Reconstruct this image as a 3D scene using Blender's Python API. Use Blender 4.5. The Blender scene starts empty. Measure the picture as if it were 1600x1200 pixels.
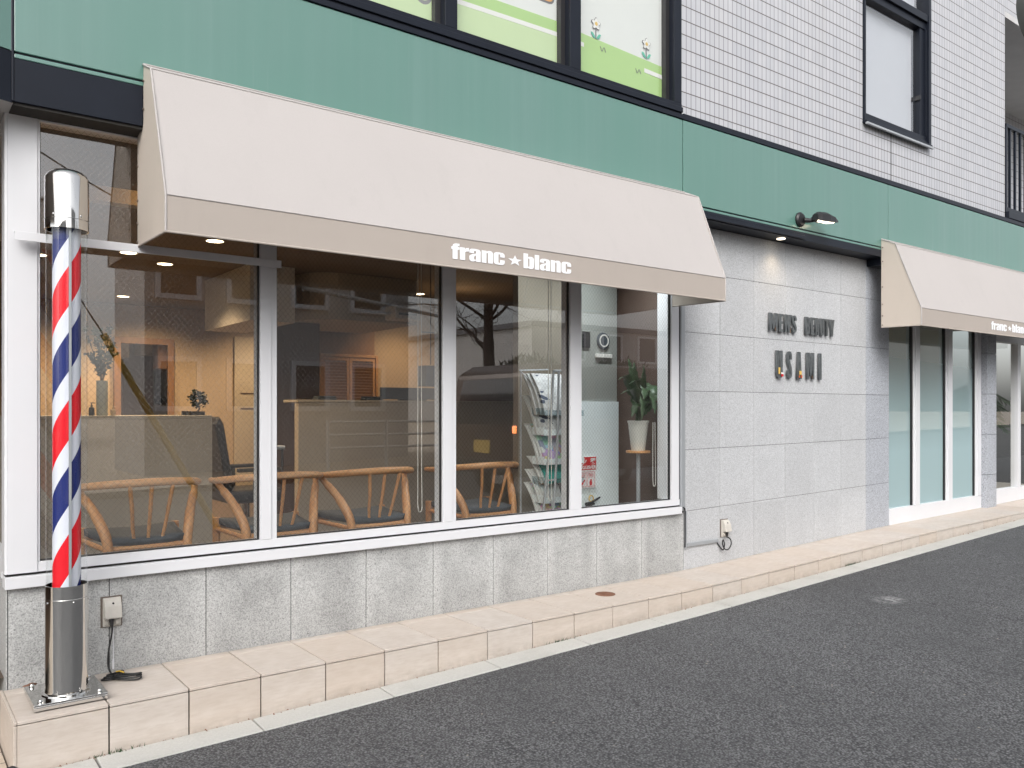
import bpy, bmesh, math, random
from mathutils import Vector, Matrix
R = math.radians; PI = math.pi
random.seed(7)
C = bpy.context.scene.collection
sc = bpy.context.scene
# ---------------------------------------------------------------- camera, world, sun
cam = bpy.data.cameras.new('camera'); co = bpy.data.objects.new('camera', cam); C.objects.link(co)
cam.sensor_width = 36; cam.lens = 36*1298/1600; cam.shift_y = 0.025; cam.clip_end = 500; cam.clip_start = .05
co.location = (0, -3.93, 1.14); co.rotation_euler = (R(90), 0, R(52.67-90)); sc.camera = co
w = bpy.data.worlds.new('World'); sc.world = w; w.use_nodes = True
nt = w.node_tree; bg = nt.nodes['Background']
sky = nt.nodes.new('ShaderNodeTexSky'); sky.sky_type = 'NISHITA'; sky.sun_disc = False
SUN_EL, SUN_AZ = 40, 218          # azimuth: clockwise from +Y
sky.sun_elevation = R(SUN_EL); sky.sun_rotation = R(SUN_AZ); sky.dust_density = 4; sky.air_density = 1
hs = nt.nodes.new('ShaderNodeHueSaturation'); hs.inputs['Saturation'].default_value = .22
nt.links.new(sky.outputs[0], hs.inputs['Color']); nt.links.new(hs.outputs[0], bg.inputs[0])
bg.inputs[1].default_value = .15
sl = bpy.data.lights.new('sun', 'SUN'); sl.energy = .65; sl.angle = R(40); sl.color = (1, .97, .93)
so = bpy.data.objects.new('sun', sl); C.objects.link(so)
so.rotation_euler = (R(90-SUN_EL), 0, R(180-SUN_AZ)); so.location = (-5, -10, 20)
sc.view_settings.view_transform = 'Standard'; sc.view_settings.look = 'None'; sc.view_settings.gamma = 1
sc.view_settings.exposure = .80
sc.cycles.use_denoising = True
sc.cycles.max_bounces = 8; sc.cycles.transparent_max_bounces = 12
sc.cycles.sample_clamp_indirect = 4; sc.cycles.caustics_reflective = False; sc.cycles.caustics_refractive = False

# ---------------------------------------------------------------- node helper
class N:
    def __init__(s, name):
        s.m = bpy.data.materials.new(name); s.m.use_nodes = True; s.t = s.m.node_tree
        s.p = s.t.nodes['Principled BSDF']; s.out = s.t.nodes['Material Output']
    def n(s, kind, **k):
        x = s.t.nodes.new('ShaderNode'+kind)
        for a, b in k.items(): setattr(x, a, b)
        return x
    def put(s, sock, v):
        if isinstance(v, (int, float)): sock.default_value = v
        elif isinstance(v, tuple): sock.default_value = v if len(v) != 3 or sock.type == 'VECTOR' else (*v, 1)
        else: s.t.links.new(v, sock)
    def co(s):
        if not hasattr(s, '_c'): s._c = s.n('TexCoord').outputs['Object']
        return s._c
    def xyz(s):
        if not hasattr(s, '_x'):
            q = s.n('SeparateXYZ'); s.put(q.inputs[0], s.co()); s._x = q.outputs
        return s._x
    def ma(s, op, a, b=0., c=None):
        q = s.n('Math', operation=op); s.put(q.inputs[0], a); s.put(q.inputs[1], b)
        if c is not None: s.put(q.inputs[2], c)
        return q.outputs[0]
    def mix(s, f, a, b, blend='MIX'):
        q = s.n('Mix', data_type='RGBA', blend_type=blend); s.put(q.inputs[0], f); s.put(q.inputs[6], a); s.put(q.inputs[7], b)
        return q.outputs[2]
    def noise(s, scale, detail=3, rough=.5, vec=None, st=None):
        q = s.n('TexNoise'); v = vec or s.co()
        if st:
            mp = s.n('Mapping'); s.put(mp.inputs[0], v); mp.inputs['Scale'].default_value = st; v = mp.outputs[0]
        s.put(q.inputs['Vector'], v); q.inputs['Scale'].default_value = scale
        q.inputs['Detail'].default_value = detail; q.inputs['Roughness'].default_value = rough
        return q.outputs['Fac']
    def vor(s, scale, out='Distance', vec=None, feat='F1'):
        q = s.n('TexVoronoi', feature=feat); s.put(q.inputs['Vector'], vec or s.co()); q.inputs['Scale'].default_value = scale
        return q.outputs[out]
    def wn(s, vec, out='Value'):
        q = s.n('TexWhiteNoise'); s.put(q.inputs['Vector'], vec); return q.outputs[out]
    def comb(s, a, b, c):
        q = s.n('CombineXYZ'); s.put(q.inputs[0], a); s.put(q.inputs[1], b); s.put(q.inputs[2], c); return q.outputs[0]
    def rng(s, v, a, b, c=0., d=1.):
        q = s.n('MapRange'); s.put(q.inputs[0], v)
        for i, z in enumerate((a, b, c, d)): q.inputs[i+1].default_value = z
        return q.outputs[0]
    def bump(s, h, strength=.3, dist=.002):
        q = s.n('Bump'); s.put(q.inputs['Height'], h); q.inputs['Strength'].default_value = strength; q.inputs['Distance'].default_value = dist
        s.t.links.new(q.outputs[0], s.p.inputs['Normal'])
    def base(s, c, rough=.5, metal=0.):
        s.put(s.p.inputs['Base Color'], c); s.put(s.p.inputs['Roughness'], rough); s.put(s.p.inputs['Metallic'], metal)
        return s

def plain(name, col, rough=.5, metal=0., var=.12, scale=6., bump=0., st=None):
    m = N(name); a = tuple(x*(1-var) for x in col); b = tuple(min(1, x*(1+var)) for x in col)
    m.base(m.mix(m.noise(scale, 4, .6, st=st), a, b), rough, metal)
    if bump: m.bump(m.noise(scale*12, 3, st=st), bump, .001)
    return m.m

M = {}
M['white_metal'] = plain('white_metal', (.715, .72, .745), .35, 0, .04, 3)
M['grey_metal'] = plain('grey_metal', (.40, .42, .44), .4, .3, .06, 4)
M['black_metal'] = plain('black_metal', (.011, .014, .022), .34, 0, .25, 5); M['black_metal'].node_tree.nodes['Principled BSDF'].inputs['Specular IOR Level'].default_value = .2
M['black_plastic'] = plain('black_plastic', (.015, .015, .017), .45)
M['dark_gap'] = plain('dark_gap', (.03, .028, .026), .9)
M['steel'] = plain('steel', (.62, .62, .61), .16, 1, .05, 8)
M['cream_plastic'] = plain('cream_plastic', (.56, .53, .48), .45, 0, .1, 40)
M['white_paint'] = plain('white_paint', (.72, .70, .66), .7, 0, .05)
M['ceiling_paint'] = plain('ceiling_paint', (.20, .165, .135), .8, 0, .05)
M['wall_warm'] = plain('wall_warm', (.46, .36, .25), .8, 0, .06, 3)
M['wall_beige'] = plain('wall_beige', (.50, .44, .35), .8, 0, .06, 3)
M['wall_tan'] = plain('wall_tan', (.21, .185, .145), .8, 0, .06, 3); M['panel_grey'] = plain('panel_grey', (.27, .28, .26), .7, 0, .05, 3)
M['brown_panel'] = plain('brown_panel', (.09, .055, .042), .6, 0, .2, 3, st=(1, 1, .15))
M['floor_brown'] = plain('floor_brown', (.10, .07, .05), .45, 0, .2, 5)
M['counter_grey'] = plain('counter_grey', (.40, .36, .30), .6, 0, .08, 3)
M['charcoal'] = plain('charcoal', (.05, .062, .075), .8, 0, .2, 40, .3)
M['frost_panel'] = plain('frost_panel', (.80, .88, .90), .5, 0, .04)
M['mirror'] = plain('mirror', (.55, .55, .55), .04, 1, .02)
M['leaf'] = plain('leaf', (.035, .075, .03), .45, 0, .45, 18)
M['leaf_grey'] = plain('leaf_grey', (.028, .045, .032), .6, 0, .4, 18)
M['pot_white'] = plain('pot_white', (.62, .62, .58), .4)
M['vase'] = plain('vase', (.33, .37, .36), .35)
M['soil'] = plain('soil', (.03, .02, .015), .95)
M['paper'] = plain('paper', (.62, .63, .62), .7, 0, .1, 30)
M['teal_paper'] = plain('teal_paper', (.02, .35, .30), .5, 0, .3, 30)
M['sign_red'] = plain('sign_red', (.62, .012, .02), .4, 0, .03)
M['sign_white'] = plain('sign_white', (.80, .80, .80), .5, 0, .02)
M['letter_white'] = plain('letter_white', (.86, .87, .90), .6, 0, .03)
M['cord'] = plain('cord', (.012, .012, .013), .5)
M['rust'] = plain('rust', (.22, .11, .07), .8, .2, .4, 40, .4)
M['grey_soffit'] = plain('grey_soffit', (.5, .5, .5), .7)
M['orange_plastic'] = plain('orange_plastic', (.7, .12, .02), .3)
M['mirror_back'] = plain('mirror_back', (.10, .10, .10), .4, .3)
M['grime'] = plain('grime', (.16, .13, .11), .9, 0, .4, 60)
M['bark'] = plain('bark', (.06, .045, .035), .9, 0, .4, 20, .5)
M['skin'] = plain('skin', (.5, .32, .24), .6)
M['coat'] = plain('coat', (.03, .032, .04), .8)
M['house_white'] = plain('house_white', (.46, .45, .44), .8, 0, .08, 1)
M['roof_dark'] = plain('roof_dark', (.12, .12, .13), .7, 0, .2, 10)
M['car_paint'] = plain('car_paint', (.10, .07, .055), .25, .2, .05)
M['tyre'] = plain('tyre', (.02, .02, .02), .8)
M['yellow_guard'] = plain('yellow_guard', (.65, .42, .05), .5)
M['hedge'] = plain('hedge', (.03, .05, .02), .8, 0, .6, 6, .6)
M['tan'] = plain('tan', (.42, .33, .22), .6)
M['book_red'] = plain('book_red', (.5, .03, .04), .5)

def emis(name, col, s):
    m = N(name); m.base((0.8, .8, .8), .5); m.put(m.p.inputs['Emission Color'], col); m.p.inputs['Emission Strength'].default_value = s
    return m.m
M['lamp_warm'] = emis('lamp_warm', (1, .78, .5), 6)
M['lamp_led'] = emis('lamp_led', (1, .86, .66), 2.2)
M['tail_light'] = emis('tail_light', (1, .22, .03), 5)

def granite(name, base, jointw, x0, z0=0., zs=99., stain=1., cool=0., con=1.):
    m = N(name); X, Y, Z = m.xyz()
    sp = m.noise(170, 2, .9); sp2 = m.vor(210, 'Color'); g = m.n('RGBToBW'); m.put(g.inputs[0], sp2)
    v = m.ma('ADD', m.ma('MULTIPLY', sp, .55), m.ma('MULTIPLY', g.outputs[0], .45))
    k = m.rng(v, .33, .62, 1-.38*con, 1+.22*con)
    dark = m.rng(m.noise(85, 1, .5), .66, .72, 0, .6*con)
    k = m.ma('MULTIPLY', k, m.ma('SUBTRACT', 1., dark))
    # each slab a slightly different tone
    ci = m.ma('FLOOR', m.ma('DIVIDE', m.ma('SUBTRACT', X, x0), jointw)); ri = m.ma('FLOOR', m.ma('DIVIDE', m.ma('SUBTRACT', Z, z0), zs))
    k = m.ma('MULTIPLY', k, m.rng(m.wn(m.comb(ci, 3.3, ri)), 0, 1, .94, 1.05))
    # damp cloudy stain in the middle of the slab, paler rim beside the joints
    fx = m.ma('ABSOLUTE', m.ma('SUBTRACT', m.ma('FRACT', m.ma('DIVIDE', m.ma('SUBTRACT', X, x0), jointw)), .5))
    big = m.noise(4.5, 4, .6)
    st = m.ma('MULTIPLY', m.rng(fx, .47, .32, 0, 1), m.rng(big, .35, .65, .1, 1))
    k = m.ma('MULTIPLY', k, m.ma('SUBTRACT', 1., m.ma('MULTIPLY', st, .36*stain)))
    low = m.ma('MULTIPLY', m.rng(m.ma('ADD', Z, m.ma('MULTIPLY', big, .2)), .32, .08), .22*stain)
    k = m.ma('MULTIPLY', k, m.ma('SUBTRACT', 1., low))
    q = m.n('VectorMath', operation='SCALE'); m.put(q.inputs[0], base); m.put(q.inputs['Scale'], k)
    m.base(q.outputs[0], .62); m.bump(sp, .12, .001)
    return m.m
M['granite_low'] = granite('granite_low', (.485, .49, .485), .4125, .385, stain=.75, con=.8)
M['granite_wall'] = granite('granite_wall', (.505, .515, .53), .3985, 4.52, .0, .425, .15, con=.6)
M['granite_cool'] = granite('granite_cool', (.42, .44, .48), .39, 6.92, .0, .425, .1)

def step_tile():
    m = N('step_tile'); X, Y, Z = m.xyz()
    n1 = m.noise(9, 5, .62, st=(1, 1, 2.4)); n2 = m.noise(60, 3, .6, st=(.25, 1, 1.6))
    c = m.mix(m.rng(n1, .3, .7), (.52, .465, .415), (.60, .55, .505)); c = m.mix(m.rng(n2, .45, .7, 0, .45), c, (.44, .375, .325))
    i = m.ma('FLOOR', m.ma('DIVIDE', m.ma('SUBTRACT', X, .41), .3))
    v = m.wn(m.comb(i, m.ma('FLOOR', m.ma('MULTIPLY', m.ma('ADD', Y, .43), 2.7)), 1.5))
    c = m.mix(m.rng(v, 0, 1, 0, .35), c, (.56, .44, .34))
    c = m.mix(m.rng(m.noise(2.3, 6, .7), .56, .75, 0, .35), c, (.42, .35, .29))
    dn = m.noise(16, 6, .7); Zr = m.ma('SUBTRACT', Z, m.ma('MULTIPLY', m.ma('SUBTRACT', X, 1.6), .0290))   # splash dirt at the foot, grime against the wall
    c = m.mix(m.ma('MULTIPLY', m.rng(Zr, -.125, -.185), m.rng(dn, .35, .65, .1, .75)), c, (.27, .225, .19))
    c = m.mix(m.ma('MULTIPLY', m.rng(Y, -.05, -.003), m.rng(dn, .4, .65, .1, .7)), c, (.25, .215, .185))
    c = m.mix(m.rng(m.noise(38, 4, .7), .66, .76, 0, .3), c, (.33, .28, .24))
    m.base(c, .55); m.bump(n2, .15, .001); return m.m
M['step_tile'] = step_tile()
def concrete():
    m = N('gutter_concrete'); n1 = m.noise(120, 3, .8); n2 = m.noise(4, 5, .6)
    c = m.mix(n1, (.36, .355, .33), (.58, .575, .55)); c = m.mix(m.rng(n2, .5, .75, 0, .5), c, (.33, .32, .29))
    m.base(c, .85); m.bump(n1, .4, .002); return m.m
M['concrete'] = concrete()
SCX, SCY = 5.19, -1.144
def asphalt():
    m = N('asphalt'); d = m.vor(118); cc = m.vor(118, 'Color'); g = m.n('RGBToBW'); m.put(g.inputs[0], cc)
    n = m.noise(1.6, 4, .6); f = m.noise(260, 2, .7)
    c = m.mix(m.rng(g.outputs[0], .15, .85), (.062, .063, .067), (.215, .218, .226))
    c = m.mix(m.rng(d, .38, .72, 0, .9), c, (.016, .016, .018))
    c = m.mix(m.rng(n, .35, .7, 0, .35), c, (.058, .059, .063))
    c = m.mix(m.ma('GREATER_THAN', m.wn(cc), .9994), c, (.30, .27, .23))
    c = m.mix(m.rng(m.noise(.55, 5, .65), .5, .68, 0, .28), c, (.04, .041, .044)); c = m.mix(m.rng(m.noise(5, 5, .7), .64, .78, 0, .3), c, (.19, .19, .195))
    Xr, Yr, Zz = m.xyz(); rr_ = m.ma('SQRT', m.ma('ADD', m.ma('POWER', m.ma('MULTIPLY', m.ma('SUBTRACT', Xr, SCX), .8), 2.), m.ma('POWER', m.ma('SUBTRACT', Yr, SCY), 2.)))
    c = m.mix(m.ma('MULTIPLY', m.rng(rr_, .11, .03), m.rng(m.noise(30, 4, .7), .42, .58, 0, .7)), c, (.42, .42, .42))     # pale scuff
    m.base(c, m.rng(f, .3, .7, .6, .85))
    m.bump(m.ma('ADD', m.ma('MULTIPLY', d, -1.), m.ma('MULTIPLY', f, .3)), .9, .006); return m.m
M['asphalt'] = asphalt()
def fascia():
    m = N('fascia_green'); s = m.noise(14, 4, .6, st=(1, 1, .02)); s2 = m.noise(2.2, 3, .5, st=(1, 1, .3)); X, Y, Z = m.xyz()
    c = m.mix(m.rng(s, .35, .7), (.108, .218, .188), (.124, .24, .21)); c = m.mix(m.rng(s2, .3, .7), c, (.10, .222, .185))
    fine = m.noise(60, 3, .7, st=(1, 1, .015)); c = m.mix(m.rng(fine, .6, .8, 0, .16), c, (.20, .31, .28))
    m.base(c, m.rng(s, .3, .7, .16, .26)); m.p.inputs['Specular IOR Level'].default_value = .9
    m.bump(m.noise(1.1, 2, .5), .05, .02); return m.m
M['fascia'] = fascia()
def walltile(name, px, pz, x0, z0, axis=0):
    m = N(name); X, Y, Z = m.xyz(); H = X if axis == 0 else Y
    a = m.ma('DIVIDE', m.ma('SUBTRACT', H, x0), px); b = m.ma('DIVIDE', m.ma('SUBTRACT', Z, z0), pz)
    jx = m.rng(m.ma('ABSOLUTE', m.ma('SUBTRACT', m.ma('FRACT', a), .5)), .5-.0034/px, .5-.0022/px)
    jz = m.rng(m.ma('ABSOLUTE', m.ma('SUBTRACT', m.ma('FRACT', b), .5)), .5-.0040/pz, .5-.0028/pz)
    v = m.wn(m.comb(m.ma('FLOOR', a), m.ma('FLOOR', b), .5))
    c = m.mix(v, (.435, .445, .475), (.49, .495, .52)); c = m.mix(m.rng(m.noise(70, 2, .6), .3, .7, 0, .12), c, (.5, .5, .52))
    c = m.mix(m.rng(m.noise(1.5, 5, .6, st=(1, 1, .4)), .5, .8, 0, .25), c, (.48, .46, .44))
    c = m.mix(m.rng(m.noise(7, 5, .7, st=(1, 1, .06)), .58, .8, 0, .22), c, (.33, .31, .29))
    c = m.mix(jx, c, (.15, .155, .175)); c = m.mix(jz, c, (.085, .07, .065))
    m.base(c, .4); m.bump(m.ma('MAXIMUM', jx, jz), -.5, .003); return m.m
M['wall_tile'] = walltile('wall_tile', .05, .0985, 4.36, 3.117)
M['wall_tile_big'] = walltile('wall_tile_big', .1, .1, 9.4, 3.12)
def fabric(name, col):
    m = N(name); n = m.noise(420, 2, .6); b = m.noise(1.8, 4, .55)
    c = m.mix(m.rng(n, .3, .7), tuple(x*.93 for x in col), col); c = m.mix(m.rng(b, .4, .75, 0, .18), c, tuple(x*.8 for x in col))
    c = m.mix(m.rng(m.noise(9, 5, .7, st=(1, 1, .25)), .55, .8, 0, .16), c, tuple(x*.7 for x in col))
    m.base(c, .75); m.bump(m.ma('ADD', n, m.ma('MULTIPLY', m.noise(3, 2, .5), 8)), .12, .002); return m.m
M['awning_light'] = fabric('awning_light', (.45, .422, .41)); M['awning_taupe'] = fabric('awning_taupe', (.43, .38, .34))
M['awning_side'] = fabric('awning_side', (.57, .505, .44))
def wood(name, a, b, axis=2):
    m = N(name); st = [9, 9, 9]; st[axis] = .9
    n = m.noise(5, 5, .6, st=tuple(st)); m.base(m.mix(m.rng(n, .3, .7), a, b), .42); m.bump(n, .1, .001); return m.m
M['oak'] = wood('oak', (.50, .23, .09), (.68, .36, .16)); M['oak_x'] = wood('oak_x', (.50, .235, .095), (.68, .37, .165), 0)
M['frame_wood'] = wood('frame_wood', (.20, .11, .06), (.28, .16, .09)); M['louvre_wood'] = wood('louvre_wood', (.40, .22, .10), (.52, .30, .15), 0)
def stripes():
    m = N('barber_stripes'); X, Y, Z = m.xyz(); P = .524
    th = m.ma('ARCTAN2', Y, X)
    ph = m.ma('FRACT', m.ma('ADD', m.ma('DIVIDE', m.ma('SUBTRACT', Z, m.ma('MULTIPLY', m.ma('ADD', th, R(99)), P/(2*PI))), P), 10.0))
    z0 = 1.533 % P / P
    f = m.ma('FRACT', m.ma('ADD', ph, 1-z0))
    red = m.ma('LESS_THAN', f, .30); bl = m.ma('MULTIPLY', m.ma('GREATER_THAN', f, .513), m.ma('LESS_THAN', f, .805))
    c = m.mix(red, (.74, .76, .84), (.78, .010, .022)); c = m.mix(bl, c, (.018, .03, .165))
    c = m.mix(m.rng(m.noise(55, 3, .6, st=(1, 1, .02)), .55, .7, 0, .25), c, (.5, .5, .55), 'MULTIPLY')  # vertical reflection lines painted into the stripe colours
    m.base(c, .25); return m.m
M['stripes'] = stripes()
def chrome():
    m = N('chrome'); n = m.noise(30, 3, .5, st=(1, 1, .02)); m.base((.70, .69, .67), m.rng(n, .3, .7, .04, .11), 1.); m.bump(m.noise(26, 2, .5, st=(1, 1, .01)), .22, .006); return m.m
M['chrome'] = chrome()
def glassy(name, tint=(.93, .94, .92), wire=0., refl=1.9, film=None, cap=1.):
    m = N(name); X, Y, Z = m.xyz()
    fr = m.n('LayerWeight'); fr.inputs[0].default_value = .5      # both faces of the pane reflect
    f = m.ma('MINIMUM', m.ma('MULTIPLY', m.ma('ADD', m.ma('MULTIPLY', m.ma('POWER', fr.outputs['Facing'], 5.), .96), .043), refl), cap)
    tr = m.n('BsdfTransparent'); tr.inputs[0].default_value = (*tint, 1); last = tr.outputs[0]
    if film:
        z0, z1, col = film; df = m.n('BsdfDiffuse'); df.inputs[0].default_value = (*col, 1)
        tl = m.n('BsdfTranslucent'); tl.inputs[0].default_value = (*col, 1)
        a = m.n('MixShader'); a.inputs[0].default_value = .35; m.t.links.new(df.outputs[0], a.inputs[1]); m.t.links.new(tl.outputs[0], a.inputs[2])
        b = m.n('MixShader'); m.put(b.inputs[0], m.rng(Z, z0, z1, .96, .12)); m.t.links.new(last, b.inputs[1]); m.t.links.new(a.outputs[0], b.inputs[2]); last = b.outputs[0]
    if wire:
        p = .026; g = 0.
        for s in (1., -1.):
            v = m.ma('FRACT', m.ma('DIVIDE', m.ma('ADD', X, m.ma('MULTIPLY', Z, s*.87)), p))
            e = m.rng(m.ma('ABSOLUTE', m.ma('SUBTRACT', v, .5)), .5-.0011/p, .5-.0006/p); g = m.ma('MAXIMUM', g, e)
        df = m.n('BsdfDiffuse'); df.inputs[0].default_value = (.30, .28, .26, 1)
        b = m.n('MixShader'); m.put(b.inputs[0], m.ma('MULTIPLY', g, wire)); m.t.links.new(last, b.inputs[1]); m.t.links.new(df.outputs[0], b.inputs[2]); last = b.outputs[0]
    gl = m.n('BsdfGlossy'); gl.inputs['Roughness'].default_value = 0.; gl.inputs[0].default_value = (1, 1, 1, 1)
    b = m.n('MixShader'); m.put(b.inputs[0], f); m.t.links.new(last, b.inputs[1]); m.t.links.new(gl.outputs[0], b.inputs[2])
    m.t.links.new(b.outputs[0], m.out.inputs[0]); return m.m
M['wire_glass'] = glassy('wire_glass', wire=.50, refl=3.6)
M['clear_glass'] = glassy('clear_glass')
M['film_glass'] = glassy('film_glass', (.8, .86, .86), film=(.75, 2.0, (.50, .68, .71)))
M['tube_clear'] = glassy('tube_clear', (.97, .98, .98), refl=.9, cap=.22)
M['acrylic'] = glassy('acrylic', (.8, .86, .88), refl=1.5)
M['upper_glass'] = glassy('upper_glass', (.80, .82, .85), refl=3.2)
M['dark_glass'] = plain('dark_glass', (.02, .025, .03), .05)
def cover(name, seed, sc_=22.):
    m = N(name); mp = m.n('Mapping'); m.put(mp.inputs[0], m.co()); mp.inputs['Location'].default_value = (seed, seed*2, 0)
    q = m.n('TexVoronoi', distance='CHEBYCHEV'); m.put(q.inputs['Vector'], mp.outputs[0]); q.inputs['Scale'].default_value = sc_
    h = m.n('HueSaturation'); h.inputs['Saturation'].default_value = 1.1; h.inputs['Value'].default_value = .75; m.put(h.inputs['Color'], q.outputs['Color'])
    m.base(m.mix(.35, h.outputs[0], (.8, .78, .74)), .4); return m.m
for i in range(5): M['cover%d' % i] = cover('magazine_cover_%d' % i, 1.7*i, 20+6*i)
def newsprint():
    m = N('newsprint'); X, Y, Z = m.xyz()
    l = m.ma('GREATER_THAN', m.ma('FRACT', m.ma('MULTIPLY', Z, 130.)), .55); b = m.ma('GREATER_THAN', m.noise(16, 1, .5, st=(1, 1, 2)), .5)
    c = m.mix(m.ma('MULTIPLY', m.ma('MULTIPLY', l, b), .45), (.62, .63, .63), (.15, .15, .17)); c = m.mix(m.ma('GREATER_THAN', m.noise(11, 1, .5, st=(1, 1, 2.5)), .66), c, (.06, .08, .13))
    m.base(c, .8); return m.m
M['newsprint'] = newsprint()
def letter_metal():
    m = N('letter_reflections'); c = m.mix(m.noise(35, 4, .7), (.035, .04, .043), (.24, .26, .27)); c = m.mix(m.rng(m.noise(22, 3, .6, st=(1, 1, .5)), .62, .74), c, (.25, .14, .08))  # reflections on the letter faces mixed into the metal colour as lighter mottling
    m.base(c, .35, .5); return m.m
M['letter_reflections'] = letter_metal()
def paving():
    m = N('corner_paving'); X, Y, Z = m.xyz()
    a = m.ma('DIVIDE', X, .2); b = m.ma('DIVIDE', Y, .12)
    j = m.ma('MAXIMUM', m.ma('GREATER_THAN', m.ma('FRACT', a), .965), m.ma('GREATER_THAN', m.ma('FRACT', b), .95))
    c = m.mix(m.wn(m.comb(m.ma('FLOOR', a), m.ma('FLOOR', b), 0.)), (.50, .42, .33), (.62, .54, .44)); c = m.mix(m.noise(14, 5, .7), c, (.42, .35, .28))
    m.base(m.mix(j, c, (.14, .12, .10)), .8); return m.m
M['paving'] = paving()
M['poster_white'] = plain('poster_white', (.74, .76, .76), .35, 0, .02); M['poster_green'] = plain('poster_green', (.42, .63, .25), .35, 0, .02)
M['poster_pale'] = plain('poster_pale', (.56, .70, .42), .35, 0, .02); M['poster_line'] = plain('poster_line', (.2, .19, .2), .4)
M['poster_teal'] = plain('poster_teal', (.10, .50, .36), .4); M['poster_yellow'] = plain('poster_yellow', (.75, .5, .12), .4); M['poster_orange'] = plain('poster_orange', (.80, .42, .14), .4)
M['poster_grey'] = plain('poster_grey', (.25, .25, .26), .4)

# ---------------------------------------------------------------- mesh helper
class MB:
    def __init__(s): s.v = []; s.f = []; s.sm = []
    def add(s, vs, fs, smooth=False):
        o = len(s.v); s.v += [tuple(x) for x in vs]; s.f += [tuple(i+o for i in f) for f in fs]; s.sm += [smooth]*len(fs); return s
    def box(s, x0, x1, y0, y1, z0, z1):
        v = [(x, y, z) for z in (z0, z1) for y in (y0, y1) for x in (x0, x1)]
        return s.add(v, [(0, 2, 3, 1), (4, 5, 7, 6), (0, 1, 5, 4), (2, 6, 7, 3), (0, 4, 6, 2), (1, 3, 7, 5)])
    def rbox(s, c, size, M3):
        v = [Vector(c)+M3@Vector((a*size[0]/2, b*size[1]/2, d*size[2]/2)) for d in (-1, 1) for b in (-1, 1) for a in (-1, 1)]
        return s.add(v, [(0, 2, 3, 1), (4, 5, 7, 6), (0, 1, 5, 4), (2, 6, 7, 3), (0, 4, 6, 2), (1, 3, 7, 5)])
    def prism(s, pts, axis, a, b):     # polygon pts (2D) extruded along axis 0/1/2
        n = len(pts)
        def mk(p, k): return {0: (k, p[0], p[1]), 1: (p[0], k, p[1]), 2: (p[0], p[1], k)}[axis]
        return s.add([mk(p, a) for p in pts]+[mk(p, b) for p in pts], [tuple(range(n))[::-1], tuple(range(n, 2*n))]+[(i, (i+1) % n, n+(i+1) % n, n+i) for i in range(n)])
    def quad(s, *p): return s.add(p, [(0, 1, 2, 3)])
    def tube(s, pts, rad, seg=10, caps=True, closed=False, flat=1.):
        P = [Vector(p) for p in pts]; n = len(P); r = rad if isinstance(rad, (list, tuple)) else [rad]*n
        vs = []; up = None
        for i, p in enumerate(P):
            t = (P[(i+1) % n]-P[i-1]) if closed else (P[min(i+1, n-1)]-P[max(i-1, 0)])
            t.normalize()
            if up is None:
                up = Vector((0, 0, 1)) if abs(t.z) < .9 else Vector((1, 0, 0))
            a = t.cross(up).normalized(); b = a.cross(t).normalized(); up = b
            for k in range(seg):
                q = 2*PI*k/seg; vs.append(p+a*math.cos(q)*r[i]+b*math.sin(q)*r[i]*flat)
        fs = []
        for i in range(n if closed else n-1):
            j = (i+1) % n
            for k in range(seg): fs.append((i*seg+k, i*seg+(k+1) % seg, j*seg+(k+1) % seg, j*seg+k))
        s.add(vs, fs, True)
        if caps and not closed: s.add(vs[:seg], [tuple(range(seg))[::-1]]); s.add(vs[-seg:], [tuple(range(seg))])
        return s
    def lathe(s, prof, c=(0, 0, 0), seg=32, axis=2):
        vs = []; n = len(prof)
        for k in range(seg):
            q = 2*PI*k/seg
            for r, h in prof:
                a, b = r*math.cos(q), r*math.sin(q)
                v = {2: (a, b, h), 1: (a, h, b), 0: (h, a, b)}[axis]
                vs.append((v[0]+c[0], v[1]+c[1], v[2]+c[2]))
        fs = []
        for k in range(seg):
            j = (k+1) % seg
            for i in range(n-1): fs.append((k*n+i, j*n+i, j*n+i+1, k*n+i+1))
        s.add(vs, fs, True); return s
    def build(s, name, mat, parent=None, bevel=0., loc=None):
        me = bpy.data.meshes.new(name); me.from_pydata(s.v, [], s.f); me.polygons.foreach_set('use_smooth', s.sm)
        bm = bmesh.new(); bm.from_mesh(me); bmesh.ops.recalc_face_normals(bm, faces=bm.faces); bm.to_mesh(me); bm.free()
        me.materials.append(M[mat]); me.update()
        o = bpy.data.objects.new(name, me); C.objects.link(o)
        if parent: o.parent = parent
        if loc: o.location = loc
        if bevel:
            b = o.modifiers.new('bevel', 'BEVEL'); b.width = bevel; b.segments = 2; b.limit_method = 'ANGLE'; b.angle_limit = R(35)
        if any(s.sm):
            try: me.set_sharp_from_angle(angle=R(40))
            except Exception: pass
        return o
def tag(o, label, cat, group=None, kind=None):
    if label: o['label'] = label
    if cat: o['category'] = cat
    if group: o['group'] = group
    if kind: o['kind'] = kind
    return o
def thing(name, label, cat, loc=(0, 0, 0), rz=0., group=None):
    o = bpy.data.objects.new(name, None); C.objects.link(o); o.location = loc; o.rotation_euler = (0, 0, rz); o.empty_display_size = .1
    return tag(o, label, cat, group)
def dup(root, loc, rz=None, label=None):
    r = root.copy(); C.objects.link(r); r.location = loc
    if rz is not None: r.rotation_euler = (0, 0, rz)
    if label: r['label'] = label
    for ch in list(root.children):
        c = ch.copy(); C.objects.link(c); c.parent = r
        for g in list(ch.children):
            d = g.copy(); C.objects.link(d); d.parent = c
    return r
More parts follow.
